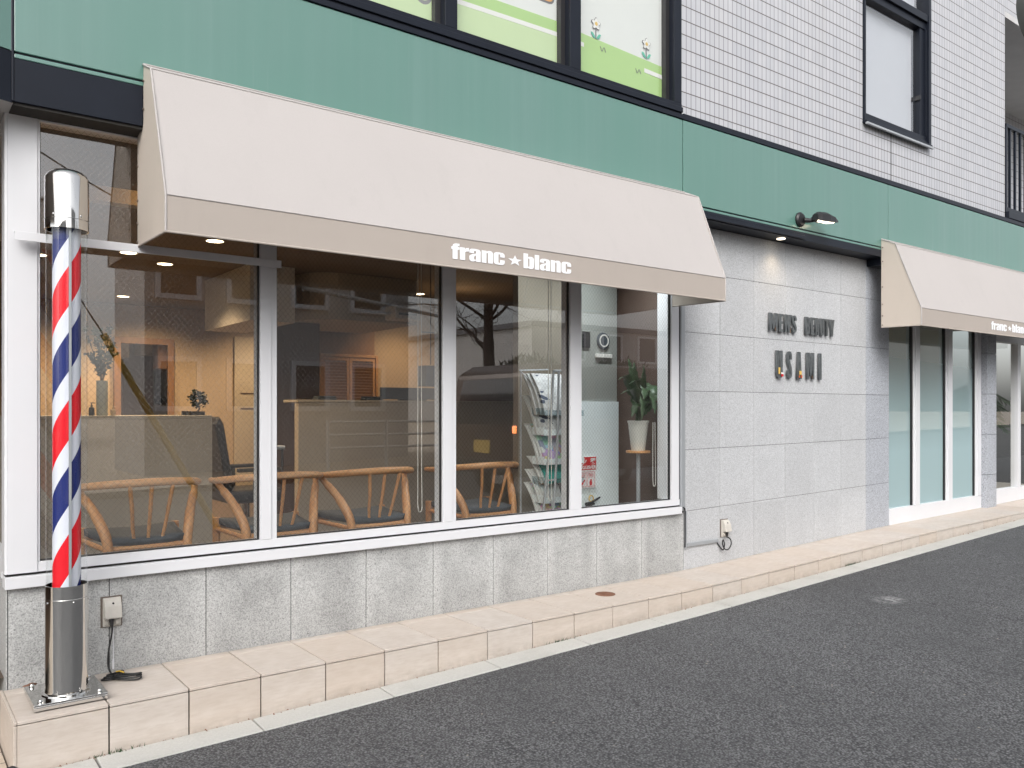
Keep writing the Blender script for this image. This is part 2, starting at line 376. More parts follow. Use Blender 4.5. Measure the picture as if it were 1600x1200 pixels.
def outline_mesh(loops_list, depth):
    cu = bpy.data.curves.new('glyphs', 'CURVE'); cu.dimensions = '2D'; cu.fill_mode = 'BOTH'; cu.extrude = depth/2
    for pts in loops_list:
        sp = cu.splines.new('POLY'); sp.points.add(len(pts)-1); sp.use_cyclic_u = True
        for i, p in enumerate(pts): sp.points[i].co = (p[0], p[1], 0, 1)
    o = bpy.data.objects.new('glyph_tmp', cu); C.objects.link(o)
    me = bpy.data.meshes.new_from_object(o.evaluated_get(bpy.context.evaluated_depsgraph_get())); bpy.data.objects.remove(o); return me
def text_mesh(s, size, depth=.0005, bold=0., align='LEFT'):
    cu = bpy.data.curves.new('text_tmp', 'FONT'); cu.body = s; cu.size = size; cu.extrude = depth; cu.offset = bold; cu.align_x = align
    o = bpy.data.objects.new('text_tmp', cu); C.objects.link(o)
    me = bpy.data.meshes.new_from_object(o.evaluated_get(bpy.context.evaluated_depsgraph_get())); bpy.data.objects.remove(o); return me
def put_mesh(me, name, mat, parent, loc, scale=(1, 1, 1), rz=0.):     # glyph XY -> world XZ, facing -Y
    me.transform(Matrix.Diagonal((*scale, 1))); me.transform(Matrix.Rotation(R(90), 4, 'X')); me.transform(Matrix.Rotation(rz, 4, 'Z'))
    me.materials.clear(); me.materials.append(M[mat]); me.name = name
    o = bpy.data.objects.new(name, me); C.objects.link(o); o.location = loc
    if parent: o.parent = parent
    return o

# ---------------------------------------------------------------- ground
def zroad(x):
    k = [(-60, -.5), (-3, -.26), (1.6, -.187), (4.03, -.127), (9.1, .046), (14, .2), (60, .9)]
    for (a, b), (c, d) in zip(k, k[1:]):
        if x <= c: return b+(d-b)*(x-a)/(c-a)
    return k[-1][1]
def zstep(x):
    k = [(-60, 0), (4.0, 0), (4.6, .01), (7.3, .09), (9.15, .118), (10.2, .14), (20, .40)]
    for (a, b), (c, d) in zip(k, k[1:]):
        if x <= c: return b+(d-b)*(x-a)/(c-a)
    return k[-1][1]
XS = [-60, -20, -3, .385, 1.6, 2.4, 4.03, 6, 9.1, 14, 30, 60]
def sheet(y0, y1, dz, x0=-60, x1=60):
    b = MB(); xs = [x0]+[x for x in XS if x0 < x < x1]+[x1]
    b.add([(x, y, zroad(x)+dz) for x in xs for y in (y0, y1)], [(2*i, 2*i+2, 2*i+3, 2*i+1) for i in range(len(xs)-1)]); return b
tag(sheet(-9.2, -.571, 0).build('road', 'asphalt'), None, None, kind='structure')
tag(sheet(-80, -9.2, .1).build('ground', 'paving'), None, None, kind='structure')
g = MB(); x = -3.
while x < 16:
    z0, z1 = zroad(x+.004)+.006, zroad(x+.606)+.006
    g.add([(x+.004, -.573, z0), (x+.606, -.573, z1), (x+.606, -.431, z1+.004), (x+.004, -.431, z0+.004), (x+.004, -.573, z0-.06), (x+.606, -.573, z1-.06), (x+.606, -.431, z1-.06), (x+.004, -.431, z0-.06)],
          [(0, 1, 2, 3), (0, 4, 5, 1), (1, 5, 6, 2), (3, 7, 4, 0), (2, 6, 7, 3)]); x += .61
gut = g.build('gutter', 'concrete', bevel=.004); tag(gut, None, None, kind='structure')
tag(sheet(-.60, 3, -.02).build('subgrade', 'dark_gap'), None, None, kind='structure')
b = MB(); b.box(-6, .384, -.428, 3, -.3, -.205); tag(b.build('pavement', 'paving'), None, None, kind='structure')
# the step: tiles with open joints over a dark bed
b = MB(); x = .41
def slab(b, x0, x1, y0, y1, top, th=.012):
    z0, z1 = top(x0), top(x1)
    v = [(x0, y0, z0-th), (x1, y0, z1-th), (x1, y1, z1-th), (x0, y1, z0-th), (x0, y0, z0), (x1, y0, z1), (x1, y1, z1), (x0, y1, z0)]
    b.add(v, [(0, 3, 2, 1), (4, 5, 6, 7), (0, 1, 5, 4), (1, 2, 6, 5), (2, 3, 7, 6), (3, 0, 4, 7)])
G = .0030
while x < 15:
    xa = x+G if x > .42 else .402; xb = x+.3-G
    slab(b, xa, xb, -.43, -.072, zstep)
    slab(b, xa, xb, -.069, -.002, zstep)
    if x > 6.9: pass
    za, zb = zroad(xa), zroad(xb)
    v = []
    for xx, zr in ((xa, za), (xb, zb)):
        for yy in (-.43, -.418):
            v += [(xx, yy, zr-.02), (xx, yy, zstep(xx)-.0158)]
    b.add(v, [(0, 1, 5, 4), (2, 6, 7, 3), (0, 2, 3, 1), (4, 5, 7, 6), (1, 3, 7, 5), (0, 4, 6, 2)])
    x += .3
b.box(.39, .4008, -.43, -.072, -.25, -.0145); b.box(.39, .4008, -.069, .01, -.25, -.0145); b.box(.39, .4005, -.43, .01, -.012, 0)
st = b.build('step', 'step_tile', bevel=.0016); tag(st, None, None, kind='structure')
b = MB(); xs = [.403]+[k*.5+.5 for k in range(30)]
b.add([(x, y, z) for x in xs for (y, z) in ((-.4165, -.3), (-.4165, zstep(x)-.013), (.0, zstep(x)-.013))], [(3*i+a, 3*i+3+a, 3*i+4+a, 3*i+1+a) for i in range(len(xs)-1) for a in (0, 1)])
tag(b.build('step_bed', 'dark_gap'), None, None, kind='structure')

# ---------------------------------------------------------------- the building
B = thing('shop_building', 'corner building with green fascia, pale tiled upper floor, granite base and white framed shop windows', 'building')
# granite dado below the window
b = MB(); j = [.418]+[.385+.4125*k for k in range(1, 11)]; j[-1] = 4.519
for a, c in zip(j, j[1:]): b.box(a+.0019, c-.0019, 0, .03, -.02, .411)
b.box(.412, .4165, .0, .03, -.2, .411)
b.build('granite_base', 'granite_low', B, .001)
b = MB(); b.box(.414, 4.52, .004, .1, -.1, .405); b.box(4.521, 7.309, .0035, .2, -.1, 2.44); b.build('wall_backing', 'dark_gap', B)
# left flank of the corner: granite base and glazing seen edge-on
b = MB(); b.box(.413, .44, .031, 6, -.25, .41); b.build('side_base', 'granite_low', B)
b = MB(); b.box(.405, .45, .085, 6, .44, .52); b.box(.405, .45, .9, .95, .52, 2.33); b.box(.405, .45, .085, 6, 2.28, 2.34)
sf = b.build('side_window', 'white_metal', B, .002)
b = MB(); b.quad((.43, .085, .52), (.43, 6, .52), (.43, 6, 2.28), (.43, .085, 2.28)); b.build('pane', 'clear_glass', sf)
# granite wall right
b = MB(); jx = [4.52, 4.921, 5.324, 5.725, 6.124, 6.523, 6.92]; jz = [-.02, .42, .855, 1.272, 1.69, 2.12, 2.46]
def wslab(b, a, c, z0, z1, y0=0., y1=.03):
    # horizontal joints drift upward with the sloping ground on the lowest courses
    def t(z, x): return z+(x-4.52)*.021*max(0, (1.27-z)/.85) if z < 1.2 and z > 0 else z
    v = [(x, y, t(z, x)+dz) for z, dz in ((z0, .0014), (z1, -.0014)) for y in (y0, y1) for x in (a, c)]
    b.add(v, [(0, 2, 3, 1), (4, 5, 7, 6), (0, 1, 5, 4), (2, 6, 7, 3), (0, 4, 6, 2), (1, 3, 7, 5)])
for a, c in zip(jx, jx[1:]):
    for z0, z1 in zip(jz, jz[1:]): wslab(b, a+.0021, c-.0021, z0, z1)
b.build('granite_wall', 'granite_wall', B, .001)
b = MB()
for z0, z1 in zip(jz, jz[1:]): wslab(b, 6.921, 7.31, z0, z1, 0, .05)
b.build('granite_jamb', 'granite_cool', B, .001)
# main shop window
GX = [(.532, 1.462), (1.548, 2.502), (2.596, 3.447), (3.549, 4.381)]; GB, GT = .513, 2.33
b = MB(); b.box(.523, 4.467, -.012, .07, .470, .511)
b.box(.523, 4.467, -.012, .07, 2.333, 2.40)
for a, c in ((1.462, 1.548), (2.502, 2.596), (3.447, 3.549), (4.381, 4.467)):
    b.box(a, c-.03, -.014, .075 if c < 4.4 else .12, .5112, 2.333); b.box(c-.0295, c, -.006, .07, .5112, 2.333)
b.box(.5235, .532, -.010, .07, .5112, 2.333)
WF = b.build('window_frame', 'white_metal', B, .002)
b = MB(); b.box(.405, 4.475, -.028, .06, .411, .459); b.prism([(.405, -.028), (.405, .3), (.43, .3), (.43, -.028)], 2, .411, .459) if False else None
b.build('window_sill', 'white_metal', WF, .002)
b = MB(); b.box(.41, 4.47, .0, .06, .4592, .4698); b.build('sill_gap', 'dark_gap', WF)
b = MB()
for a, c in GX: b.box(c-.006, c-.0004, .0, .016, GB, GT); b.box(a+.0004, a+.003, .0, .03, GB, GT); b.box(a+.003, c-.006, .004, .03, GB-.001, GB+.003)
b.build('gasket', 'black_plastic', WF)
for a, c in GX:
    b = MB(); b.quad((a, .012, GB-.002), (c, .012, GB-.002), (c, .012, GT+.002), (a, .012, GT+.002)); b.build('pane', 'wire_glass', WF)
b = MB(); b.box(.415, .5225, -.016, .083, .470, 2.395); b.prism([(.405, -.012), (.4146, -.0155), (.4146, .083), (.405, .083)], 2, .47, 2.39); b.build('corner_post', 'white_metal', B, .002)
# fascia: green panels proud of the wall, black band under them
def band(b, x0, x1, z0, z1, y0, y1): b.box(x0, x1, y0, y1, z0, z1)
for x0, x1 in ((.424, 4.337), (4.345, 7.017), (7.025, 10.9), (10.908, 15)):
    b = MB(); b.box(x0, x1, -.15, -.03, 2.549, 3.106); b.box(x0, x1, -.150, -.03, 2.523, 2.540); b.build('fascia_panel', 'fascia', B, .003)
b = MB(); b.box(.43, 15, -.142, .0, 2.52, 3.1); b.build('fascia_backing', 'black_metal', B)
# fascia wing turning outward at the corner
d = Vector((-.935, -.355, 0)); nrm = Vector((.355, -.935, 0)); A = Vector((.419, -.15, 0))
def wing(z0, z1, off, name, mat, s0=.006, s1=2.2):
    b = MB(); p = A+d*s0+nrm*off; q = A+d*s1+nrm*off; r = q-nrm*.12; s = p-nrm*.12
    b.add([(*v.xy, z) for z in (z0, z1) for v in (p, q, r, s)], [(0, 3, 2, 1), (4, 5, 6, 7), (0, 1, 5, 4), (1, 2, 6, 5), (2, 3, 7, 6), (3, 0, 4, 7)]); return b.build(name, mat, B)
wing(2.549, 3.106, 0, 'fascia_panel', 'fascia'); wing(2.345, 2.547, -.004, 'black_band', 'black_metal', 0); wing(3.107, 3.2, 0, 'black_band', 'black_metal', 0)
b = MB(); b.add([(.42, -.15, 2.343), (.42, 3, 2.343), (-1.7, 3, 2.343), (-1.7, -.95, 2.343)], [(0, 1, 2, 3)]); b.build('soffit', 'grey_soffit', B)
b = MB(); b.box(.4235, .90, -.148, -.02, 2.352, 2.5225); b.box(.415, .4232, -.152, -.03, 2.352, 3.107); b.build('black_band', 'black_metal', B, .002)
b = MB(); b.box(.42, 4.5, -.138, .06, 2.340, 2.3515); b.build('band_drip', 'dark_gap', B)
b = MB(); b.box(4.36, 6.93, -.153, .01, 2.462, 2.5225); b.box(4.36, 5.735, -.172, -.1535, 2.468, 2.495); b.box(4.36, 5.735, -.166, -.1535, 2.4965, 2.512); b.build('black_band', 'black_metal', B, .002)
b = MB(); b.box(6.93, 15, -.13, .2, 2.40, 2.5225); b.build('black_band', 'black_metal', B, .002)
b = MB(); b.box(4.345, 15, -.155, -.10, 3.110, 3.150); b.box(.42, 4.3415, -.158, -.10, 3.110, 3.138); b.build('fascia_cap', 'black_metal', B, .002)
# tiled upper wall with a window opening
TX0, TX1, TZ1 = 4.339, 9.434, 6.6; WX0, WX1, WZ0 = 6.655, 7.79, 3.575
b = MB(); Yt = -.12
b.box(TX0, WX0, Yt, .2, 3.1503, TZ1); b.box(WX1, TX1, Yt, .2, 3.1503, TZ1); b.box(WX0+.0003, WX1-.0003, Yt, .2, 3.1503, WZ0)
b.build('tile_wall', 'wall_tile', B)
b = MB(); b.box(7.118, 7.126, Yt-.0015, -.05, 3.1505, WZ0-.002); b.build('movement_joint', 'dark_gap', B)
b = MB(); b.box(WX0-.004, WX1+.004, -.16, -.05, 3.578, 3.598)
b.box(WX0, WX0+.022, -.140, .0, 3.599, TZ1); b.box(WX1-.042, WX1, -.150, .0, 3.599, TZ1); b.box(WX0+.0222, WX1-.0422, -.136, .0, 3.599, 3.628)
b.box(WX0+.0222, WX1-.0422, -.142, .0, 4.735, 4.80); b.box(WX0+.0225, WX1-.0425, -.12, -.01, 4.668, 4.7345)
b.box(WX0+.0225, WX1-.0425, -.125, -.01, 3.6285, 3.672); b.box(WX1-.060, WX1-.0425, -.130, -.01, 3.6725, 4.6675); b.box(WX1-.14, WX1-.0605, -.112, -.01, 3.6725, 4.6675)
b.box(WX0+.0225, WX0+.042, -.12, -.01, 3.6725, 4.6675)
uf = b.build('upper_window', 'black_metal', B, .002)
b = MB(); b.box(WX0-.006, WX1+.006, -.172, -.15, 3.560, 3.577); b.build('window_sill', 'grey_metal', uf, .001)
b = MB(); b.quad((WX0+.04, -.08, 3.67), (WX1-.13, -.08, 3.67), (WX1-.13, -.08, 4.68), (WX0+.04, -.08, 4.68)); b.build('pane', 'upper_glass', uf)
b = MB(); b.quad((WX0+.02, -.08, 4.79), (WX1-.04, -.08, 4.79), (WX1-.04, -.08, 6.5), (WX0+.02, -.08, 6.5)); b.build('pane', 'upper_glass', uf)
b = MB(); b.box(WX1-.155, WX1-.1405, -.125, -.08, 4.0, 4.04); b.build('latch', 'black_plastic', uf)
b = MB(); b.box(WX0+.01, WX1-.01, -.03, -.02, 3.6, 6.5); b.build('blind', 'sign_white', uf)
# upper film windows
b = MB(); b.box(.42, 4.332, -.150, .0, 3.1385, 3.213)
for a, c in ((.42, .5), (1.45, 1.52), (2.432, 2.511), (3.328, 3.416), (4.262, 4.332)): b.box(a, c, -.148, .0, 3.2132, 5.2)
b.box(.42, 4.332, -.162, -.1505, 3.150, 3.185)
ff = b.build('film_window', 'black_metal', B, .003)
b = MB()
for a, c in ((.5, 1.45), (1.52, 2.432), (2.511, 3.328), (3.416, 4.262)): b.box(c-.035, c-.0003, -.10, -.02, 3.2135, 5.2); b.box(a+.0003, c-.035, -.105, -.02, 3.2135, 3.228)
b.build('glazing_bead', 'black_plastic', ff)
for a, c in ((.5, 1.45), (1.52, 2.432), (2.511, 3.328), (3.416, 4.262)):
    c -= .034
    zb = 3.228
    b = MB(); b.box(a, c, -.06, -.055, zb, 5.2); fp = b.build('film', 'poster_white', ff)
    # slanting meadow, pale below, brighter band above with a white road line
    def g(x, k): return (3.41+(x-2.9)*.02 if a < 3.4 else 3.43-.04*(x-3.4))+k
    def strip(k0, k1, mat, y, xa=a, xb=c, nm='meadow_band'):
        b = MB(); b.prism([(xa, max(zb, g(xa, k0))), (xb, max(zb, g(xb, k0))), (xb, g(xb, k1)), (xa, g(xa, k1))], 1, y, y-.0015); b.build(nm, mat, fp)
    strip(-1, .095 if a < 3.4 else .07, 'poster_green', -.0605)
    if a < 3: strip(-1, -.001, 'poster_pale', -.0622)
    if a < 3: strip(-.0, .027, 'sign_white', -.0622, nm='road_line')
    else:
        strip(-.012, .014, 'sign_white', -.0622, a, a+.10, 'road_line'); strip(-.016, .012, 'sign_white', -.0622, c-.17, c, 'road_line')
    b = MB(); b.quad((a, -.075, zb), (c, -.075, zb), (c, -.075, 5.2), (a, -.075, 5.2)); b.build('pane', 'clear_glass', ff)
    if a > 3:
        for fx, fz in ((3.617, 3.585), (4.075, 3.578)):
            b = MB(); b.box(fx-.004, fx+.004, -.0655, -.0632, fz-.095, fz-.03); b.build('flower_stem', 'poster_line', fp)
            for rr, y, mt in ((.042, -.0645, 'poster_line'), (.037, -.0665, 'sign_white')):
                pts = [((rr*(.80+.2*math.cos(5*q)))*math.cos(q+.3)+fx, (rr*(.80+.2*math.cos(5*q)))*math.sin(q+.3)+fz) for q in [2*PI*i/50 for i in range(50)]]
                b = MB(); b.prism(pts, 1, y, y-.0015); b.build('flower_petals', mt, fp)
            b = MB(); b.prism([(fx+.012*math.cos(2*PI*i/16), fz+.012*math.sin(2*PI*i/16)) for i in range(16)], 1, -.0683, -.069); b.build('flower_centre', 'poster_yellow', fp)
            for s in (-1, 1):
                pts = [(fx+s*(.004+.04*t), fz-.09+.03*t+.014*math.sin(PI*t)) for t in (0, .25, .5, .75, 1)]+[(fx+s*(.004+.04*t), fz-.09+.03*t-.014*math.sin(PI*t)) for t in (.75, .5, .25)]
                b = MB(); b.prism(pts, 1, -.0645, -.0655); b.build('flower_leaf', 'poster_teal', fp)
        for fx, fz in ((3.66, 3.44), (3.98, 3.38)):
            for k in range(3):
                b = MB(); b.rbox((fx+k*.018, -.0655, fz), (.004, .001, .03), Matrix.Rotation(R(25 if k % 2 else -25), 3, 'Y')); b.build('grass_mark', 'poster_line', fp)
    if 1.5 < a < 2:
        pts = [(2.345+.055*math.cos(q), 3.39+.055*math.sin(q)) for q in [R(200+i*14) for i in range(12)]]; inn = [(2.345+.035*math.cos(q), 3.39+.035*math.sin(q)) for q in [R(200+i*14) for i in range(12)]]
        b = MB(); n = 12
        for i in range(n-1): b.prism([pts[i], pts[i+1], inn[i+1], inn[i]], 1, -.0625, -.064)
        b.build('letter_stroke', 'poster_grey', fp)
    if 2.5 < a < 3:
        def rr(x0, x1, z0, z1, r):
            o = []
            for cx, cz, a0 in ((x1-r, z1-r, 0), (x0+r, z1-r, 90), (x0+r, z0+r, 180), (x1-r, z0+r, 270)): o += [(cx+r*math.cos(R(a0+t)), cz+r*math.sin(R(a0+t))) for t in (0, 30, 60, 90)]
            return o
        b = MB(); b.prism(rr(3.12, 3.275, 3.60, 3.8, .04), 1, -.0605, -.0615); b.build('letter_block', 'poster_line', fp)
        b = MB(); b.prism(rr(3.13, 3.265, 3.612, 3.79, .035), 1, -.0625, -.064); b.build('letter_block', 'poster_orange', fp)
# recessed balcony at the far end
b = MB(); b.box(9.438, 15, 1.1, 1.2, 3.15, 5.3); b.build('recess_wall', 'wall_tile_big', B)
b = MB(); b.box(9.4345, 15, -.118, 1.1, 3.10, 3.16); b.build('balcony_floor', 'concrete', B)
b = MB(); b.box(9.4345, 15, -.12, 1.3, 5.28, 5.34); b.build('balcony_soffit', 'grey_soffit', B)
b = MB(); b.box(9.4348, 15, -.12, .2, 5.342, 6.6); b.build('tile_wall', 'wall_tile', B)
b = MB(); b.box(9.45, 15, -.13, -.085, 4.12, 4.16); b.box(9.45, 15, -.125, -.09, 3.24, 3.28); b.box(9.44, 9.48, -.13, -.085, 3.165, 4.12)
rl = b.build('railing', 'black_metal', B, .002)
for k in range(40): b = MB(); b.box(9.56+.13*k, 9.585+.13*k, -.122, -.10, 3.28, 4.12); b.build('baluster', 'black_metal', rl)
b = MB(); b.box(9.44, 15, -.16, -.118, 3.155, 3.225); b.build('balcony_kerb', 'black_metal', B, .003)
# right-hand shopfront
b = MB()
def zt(x): return zstep(x)
b.add([(x, y, z) for x in (7.312, 9.146) for y in (-.01, .07) for z in (zt(x)-.005, .235+(x-7.31)*.008)], [(0, 1, 5, 4), (2, 6, 7, 3), (0, 2, 3, 1), (4, 5, 7, 6), (1, 3, 7, 5), (0, 4, 6, 2)])
for a, c in ((7.751, 7.86), (8.394, 8.514), (9.031, 9.146)):
    b.box(a+.03, c, -.01, .07, .24, 2.44); b.box(a, a+.0295, .0, .07, .24, 2.44)
RF = b.build('shopfront_frame', 'white_metal', B, .002)
b = MB()
for a, c in ((7.312, 7.751), (7.86, 8.394), (8.514, 9.031)): b.box(c-.02, c-.0005, .006, .03, .24, 2.4)
b.build('gasket', 'black_plastic', RF)
for a, c in ((7.312, 7.751), (7.86, 8.394), (8.514, 9.031)):
    b = MB(); b.quad((a, .022, .225), (c, .022, .225), (c, .022, 2.45), (a, .022, 2.45)); b.build('pane', 'film_glass', RF)
b = MB()
for z0, z1 in ((.1, .46), (.464, .88), (.884, 1.30), (1.304, 1.72), (1.724, 2.44)): b.box(9.15, 9.365, -.066, .12, z0, z1)
b.build('granite_pillar', 'granite_cool', B, .0015)
b = MB(); b.box(9.367, 14, -.005, .07, .12, .282); b.box(9.367, 14, -.005, .07, 1.87, 2.44); b.box(10.05, 10.13, -.005, .07, .2825, 1.8695); b.box(11, 11.08, -.005, .07, .2825, 1.8695)
DF = b.build('entrance_frame', 'white_metal', B, .002)
b = MB(); b.quad((9.367, .03, .28), (14, .03, .28), (14, .03, 1.875), (9.367, .03, 1.875)); b.build('pane', 'clear_glass', DF)
# interior shell
b = MB(); b.quad((-1.5, .08, .03), (6.95, .08, .03), (6.95, 7.3, .03), (-1.5, 7.3, .03)); b.build('interior_floor', 'floor_brown', B)
b = MB(); b.quad((-1.5, .08, 2.42), (6.95, .08, 2.42), (6.95, 7.3, 2.42), (-1.5, 7.3, 2.42)); b.build('interior_ceiling', 'ceiling_paint', B)
b = MB(); b.box(-1.5, 6.95, 7.0, 7.1, .03, 2.42); b.build('interior_back_wall', 'wall_warm', B)
b = MB(); b.box(-1.6, -1.5, .08, 7, .03, 2.42); b.build('interior_side_wall', 'brown_panel', B)
b = MB(); b.box(4.56, 4.64, .08, .70, .03, 2.42); b.build('interior_side_wall', 'brown_panel', B)
b = MB(); b.box(6.92, 7.0, .1, 7.0, .03, 2.42); b.build('interior_side_wall', 'brown_panel', B)
b = MB(); b.box(4.641, 6.92, .21, .25, .03, 2.42); b.build('interior_front_wall', 'wall_beige', B)
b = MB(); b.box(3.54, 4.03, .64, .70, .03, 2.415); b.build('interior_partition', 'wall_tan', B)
b = MB(); b.box(4.031, 4.515, .642, .69, .03, 1.2); b.build('lower_panel', 'frost_panel', B)
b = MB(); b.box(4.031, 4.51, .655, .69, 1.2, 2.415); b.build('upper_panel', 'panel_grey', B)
b = MB(); b.box(4.40, 4.47, .075, .10, .46, 2.4); b.build('blind_channel', 'frost_panel', B)
b = MB(); b.box(.93, 1.95, 1.25, 1.34, 2.33, 2.416); b.build('added_beam', 'wall_warm', B)  # added beam standing in for a warm patch of light on the ceiling
b = MB(); b.box(2.99, 3.43, 3.67, 4.0, .03, 2.415); b.build('interior_pillar', 'brown_panel', B)
b = MB(); b.box(2.57, 2.98, 3.2, 4.45, 1.92, 2.415) ; b.build('bulkhead', 'white_paint', B)
b = MB(); pts = [(3.50+.35*math.cos(R(a)), 3.55+.35*math.sin(R(a))) for a in range(180, 271, 15)]+[(4.25, 3.2), (4.25, 4.4), (3.15, 4.4)]
b.prism(pts, 2, 1.98, 2.416); b.build('curved_bulkhead', 'wall_beige', B)
# right shop room
b = MB(); b.box(7.2, 14, 2.6, 2.7, .1, 2.5); b.box(7.1, 7.2, .08, 2.6, .1, 2.5); b.build('salon_wall', 'wall_beige', B)
b = MB(); b.quad((7.2, .08, .13), (14, .08, .13), (14, 2.6, .13), (7.2, 2.6, .13)); b.build('salon_floor', 'counter_grey', B)
b = MB(); b.quad((7.2, .08, 2.42), (14, .08, 2.42), (14, 2.6, 2.42), (7.2, 2.6, 2.42)); b.build('salon_ceiling', 'counter_grey', B)
# upper storeys and rest of the block (only seen edge-on or in passing)
b = MB(); b.box(.44, 9.3, .02, 7.3, 2.50, 6.6); b.build('upper_block', 'grey_soffit', B)
# door and louvred cupboard on the back wall
b = MB(); b.box(3.72, 4.25, 6.96, 6.995, .1, 2.1); dr = b.build('panelled_door', 'wall_beige', B, .004)
for z in (.35, 1.15, 1.35): b = MB(); b.box(3.80, 4.17, 6.95, 6.958, z, z+.012); b.build('moulding', 'brown_panel', dr)

# ---------------------------------------------------------------- awnings
def awning(x0, x1, label, yb, anchor_x):
    L = x1-x0; t = thing('awning', label, 'awning', (x0, 0, 0), 0, 'fabric awnings over the shop windows')
    pr = [(-.152, 2.614), (-.276, 2.558), (-.500, 1.990), (-.500, 1.844)]
    def skin(a, b_, xa, xb, mat, nm, nx=24, sag=0.):
        b = MB(); nz = 14 if sag else 1
        P = [(a[0]+(b_[0]-a[0])*k/nz, a[1]+(b_[1]-a[1])*k/nz) for k in range(nz+1)]
        vs = []
        for i in range(nx+1):
            x = xa+(xb-xa)*i/nx
            for k, (y, z) in enumerate(P):
                s = sag*math.sin(PI*k/nz)*(.6+.4*math.cos(i*2*PI/nx*3)) if sag else 0
                vs.append((x, y+s, z+s*.3))
        n = nz+1; fs = [(i*n+k, (i+1)*n+k, (i+1)*n+k+1, i*n+k+1) for i in range(nx) for k in range(nz)]
        b.add(vs, fs, False); o = b.build(nm, mat, t); s = o.modifiers.new('thick', 'SOLIDIFY'); s.thickness = .0025; s.offset = -1 if True else 0
        return o
    skin(pr[0], pr[1], 0, L, 'awning_light', 'top_ledge')
    skin(pr[1], pr[2], 0, L, 'awning_light', 'canopy', sag=.006)
    v = skin(pr[2], pr[3], 0, L, 'awning_taupe', 'valance')
    side = [(yb, 1.852), (yb, 2.33), (-.152, 2.36), (-.152, 2.612), (-.276, 2.556), (-.4985, 1.990), (-.4985, 1.846)]
    for xx in (.0005, L-.003):
        b = MB(); b.prism(side, 0, xx, xx+.0025); b.build('side_panel', 'awning_side', t)
    b = MB()                              # rounded piping along the seams
    for (y, z) in pr[1:3]: b.tube([(0, y, z), (L, y, z)], .0035, 8)
    b.tube([(0, -.155, 2.616), (L, -.155, 2.616)], .004, 8)
    for xx in (0, L): b.tube([(xx, y, z) for y, z in pr], .0045, 8)
    b.build('piping', 'awning_light', t)
    b = MB(); b.tube([(.0, -.5, 1.843), (L, -.5, 1.843)], .005, 8)
    for xx in (0, L): b.tube([(xx, -.5, 1.843), (xx, yb, 1.851)], .005, 8)
    b.build('hem', 'awning_taupe', t)
    b = MB(); b.box(.004, L-.004, -.49, -.475, 1.846, 1.861)
    k = .02
    while k < L-.02: b.tube([(k+.007, -.472, 1.87), (k+.007, -.27, 2.54)], .008, 6); k += (L-.05)/4
    b.build('support_frame', 'grey_metal', t)
    for z in (2.54, 2.42, 2.2, 2.05, 1.95, 1.87):
        y = -.165 if z > 2.35 else yb-.012
        b = MB(); b.lathe([(0, -.005), (.0045, -.004), (.006, 0), (0, .001)], (-.001, y, z), 10, 0); b.build('screw', 'grime', t)
    # lettering on the valance
    GL = {
     'f': ([[(.06, 0), (.06, .62), (0, .62), (0, .78), (.06, .78), (.07, .88), (.12, .96), (.22, 1.0), (.38, 1.0), (.38, .85), (.32, .85), (.29, .82), (.29, .78), (.38, .78), (.38, .62), (.29, .62), (.29, 0)]], .40),
     'r': ([[(0, 0), (0, .8), (.23, .8), (.23, .71), (.29, .79), (.42, .82), (.42, .58), (.3, .57), (.24, .51), (.24, 0)]], .44),
     'a': ([[(.54, 0), (.54, .66), (.51, .75), (.44, .80), (.27, .82), (.1, .80), (.03, .75), (0, .66), (0, .53), (.22, .53), (.22, .64), (.24, .68), (.27, .69), (.3, .68), (.32, .64), (.32, .53), (.12, .45), (.02, .37), (0, .29), (0, .12), (.03, .04), (.1, -.01), (.2, -.01), (.31, .07), (.32, 0)], [(.32, .40), (.32, .16), (.3, .13), (.27, .12), (.24, .13), (.22, .16), (.22, .29), (.25, .35)]], .59),
     'n': ([[(0, 0), (0, .8), (.23, .8), (.23, .74), (.3, .80), (.4, .82), (.49, .79), (.54, .7), (.54, 0), (.31, 0), (.31, .62), (.3, .66), (.27, .67), (.24, .66), (.23, .62), (.23, 0)]], .59),
     'c': ([[(.54, .5), (.54, .66), (.51, .75), (.44, .80), (.27, .82), (.1, .80), (.03, .75), (0, .66), (0, .15), (.03, .06), (.1, .01), (.27, -.01), (.44, .01), (.51, .06), (.54, .15), (.54, .32), (.32, .32), (.32, .16), (.3, .13), (.27, .12), (.24, .13), (.23, .16), (.23, .65), (.24, .68), (.27, .69), (.3, .68), (.32, .65), (.32, .5)]], .57),
     'b': ([[(0, 0), (0, 1), (.23, 1), (.23, .76), (.3, .81), (.4, .82), (.49, .79), (.54, .7), (.54, .12), (.49, .02), (.4, -.01), (.3, .0), (.23, .05), (.2, 0)], [(.23, .15), (.23, .66), (.27, .69), (.31, .66), (.31, .15), (.27, .12)]], .59),
     'l': ([[(0, 0), (0, 1), (.23, 1), (.23, 0)]], .28),
     '*': ([[((.37 if i % 2 == 0 else .15)*math.sin(i*PI/5)+.40, (.37 if i % 2 == 0 else .15)*math.cos(i*PI/5)+.40) for i in range(10)]], .84)}
    s = .0775; loops = []; cx = 0.
    for ch in 'franc*blanc':
        ls, adv = GL[ch]
        if ch == '*': cx += .10
        loops += [[(p[0]+cx, p[1]) for p in l] for l in ls]; cx += adv
    me = outline_mesh(loops, .01); sx = .787/cx
    put_mesh(me, 'lettering', 'letter_white', v, (anchor_x-x0, -.5022, 1.8830), (sx, s, .12))
    return t
awning(.90, 4.35, 'long beige sloped awning with taupe valance over the chairs window', -.05, 2.2386)
awning(6.90, 10.33, 'beige sloped awning cut by the right edge, over the frosted panes', -.1515, 8.20)

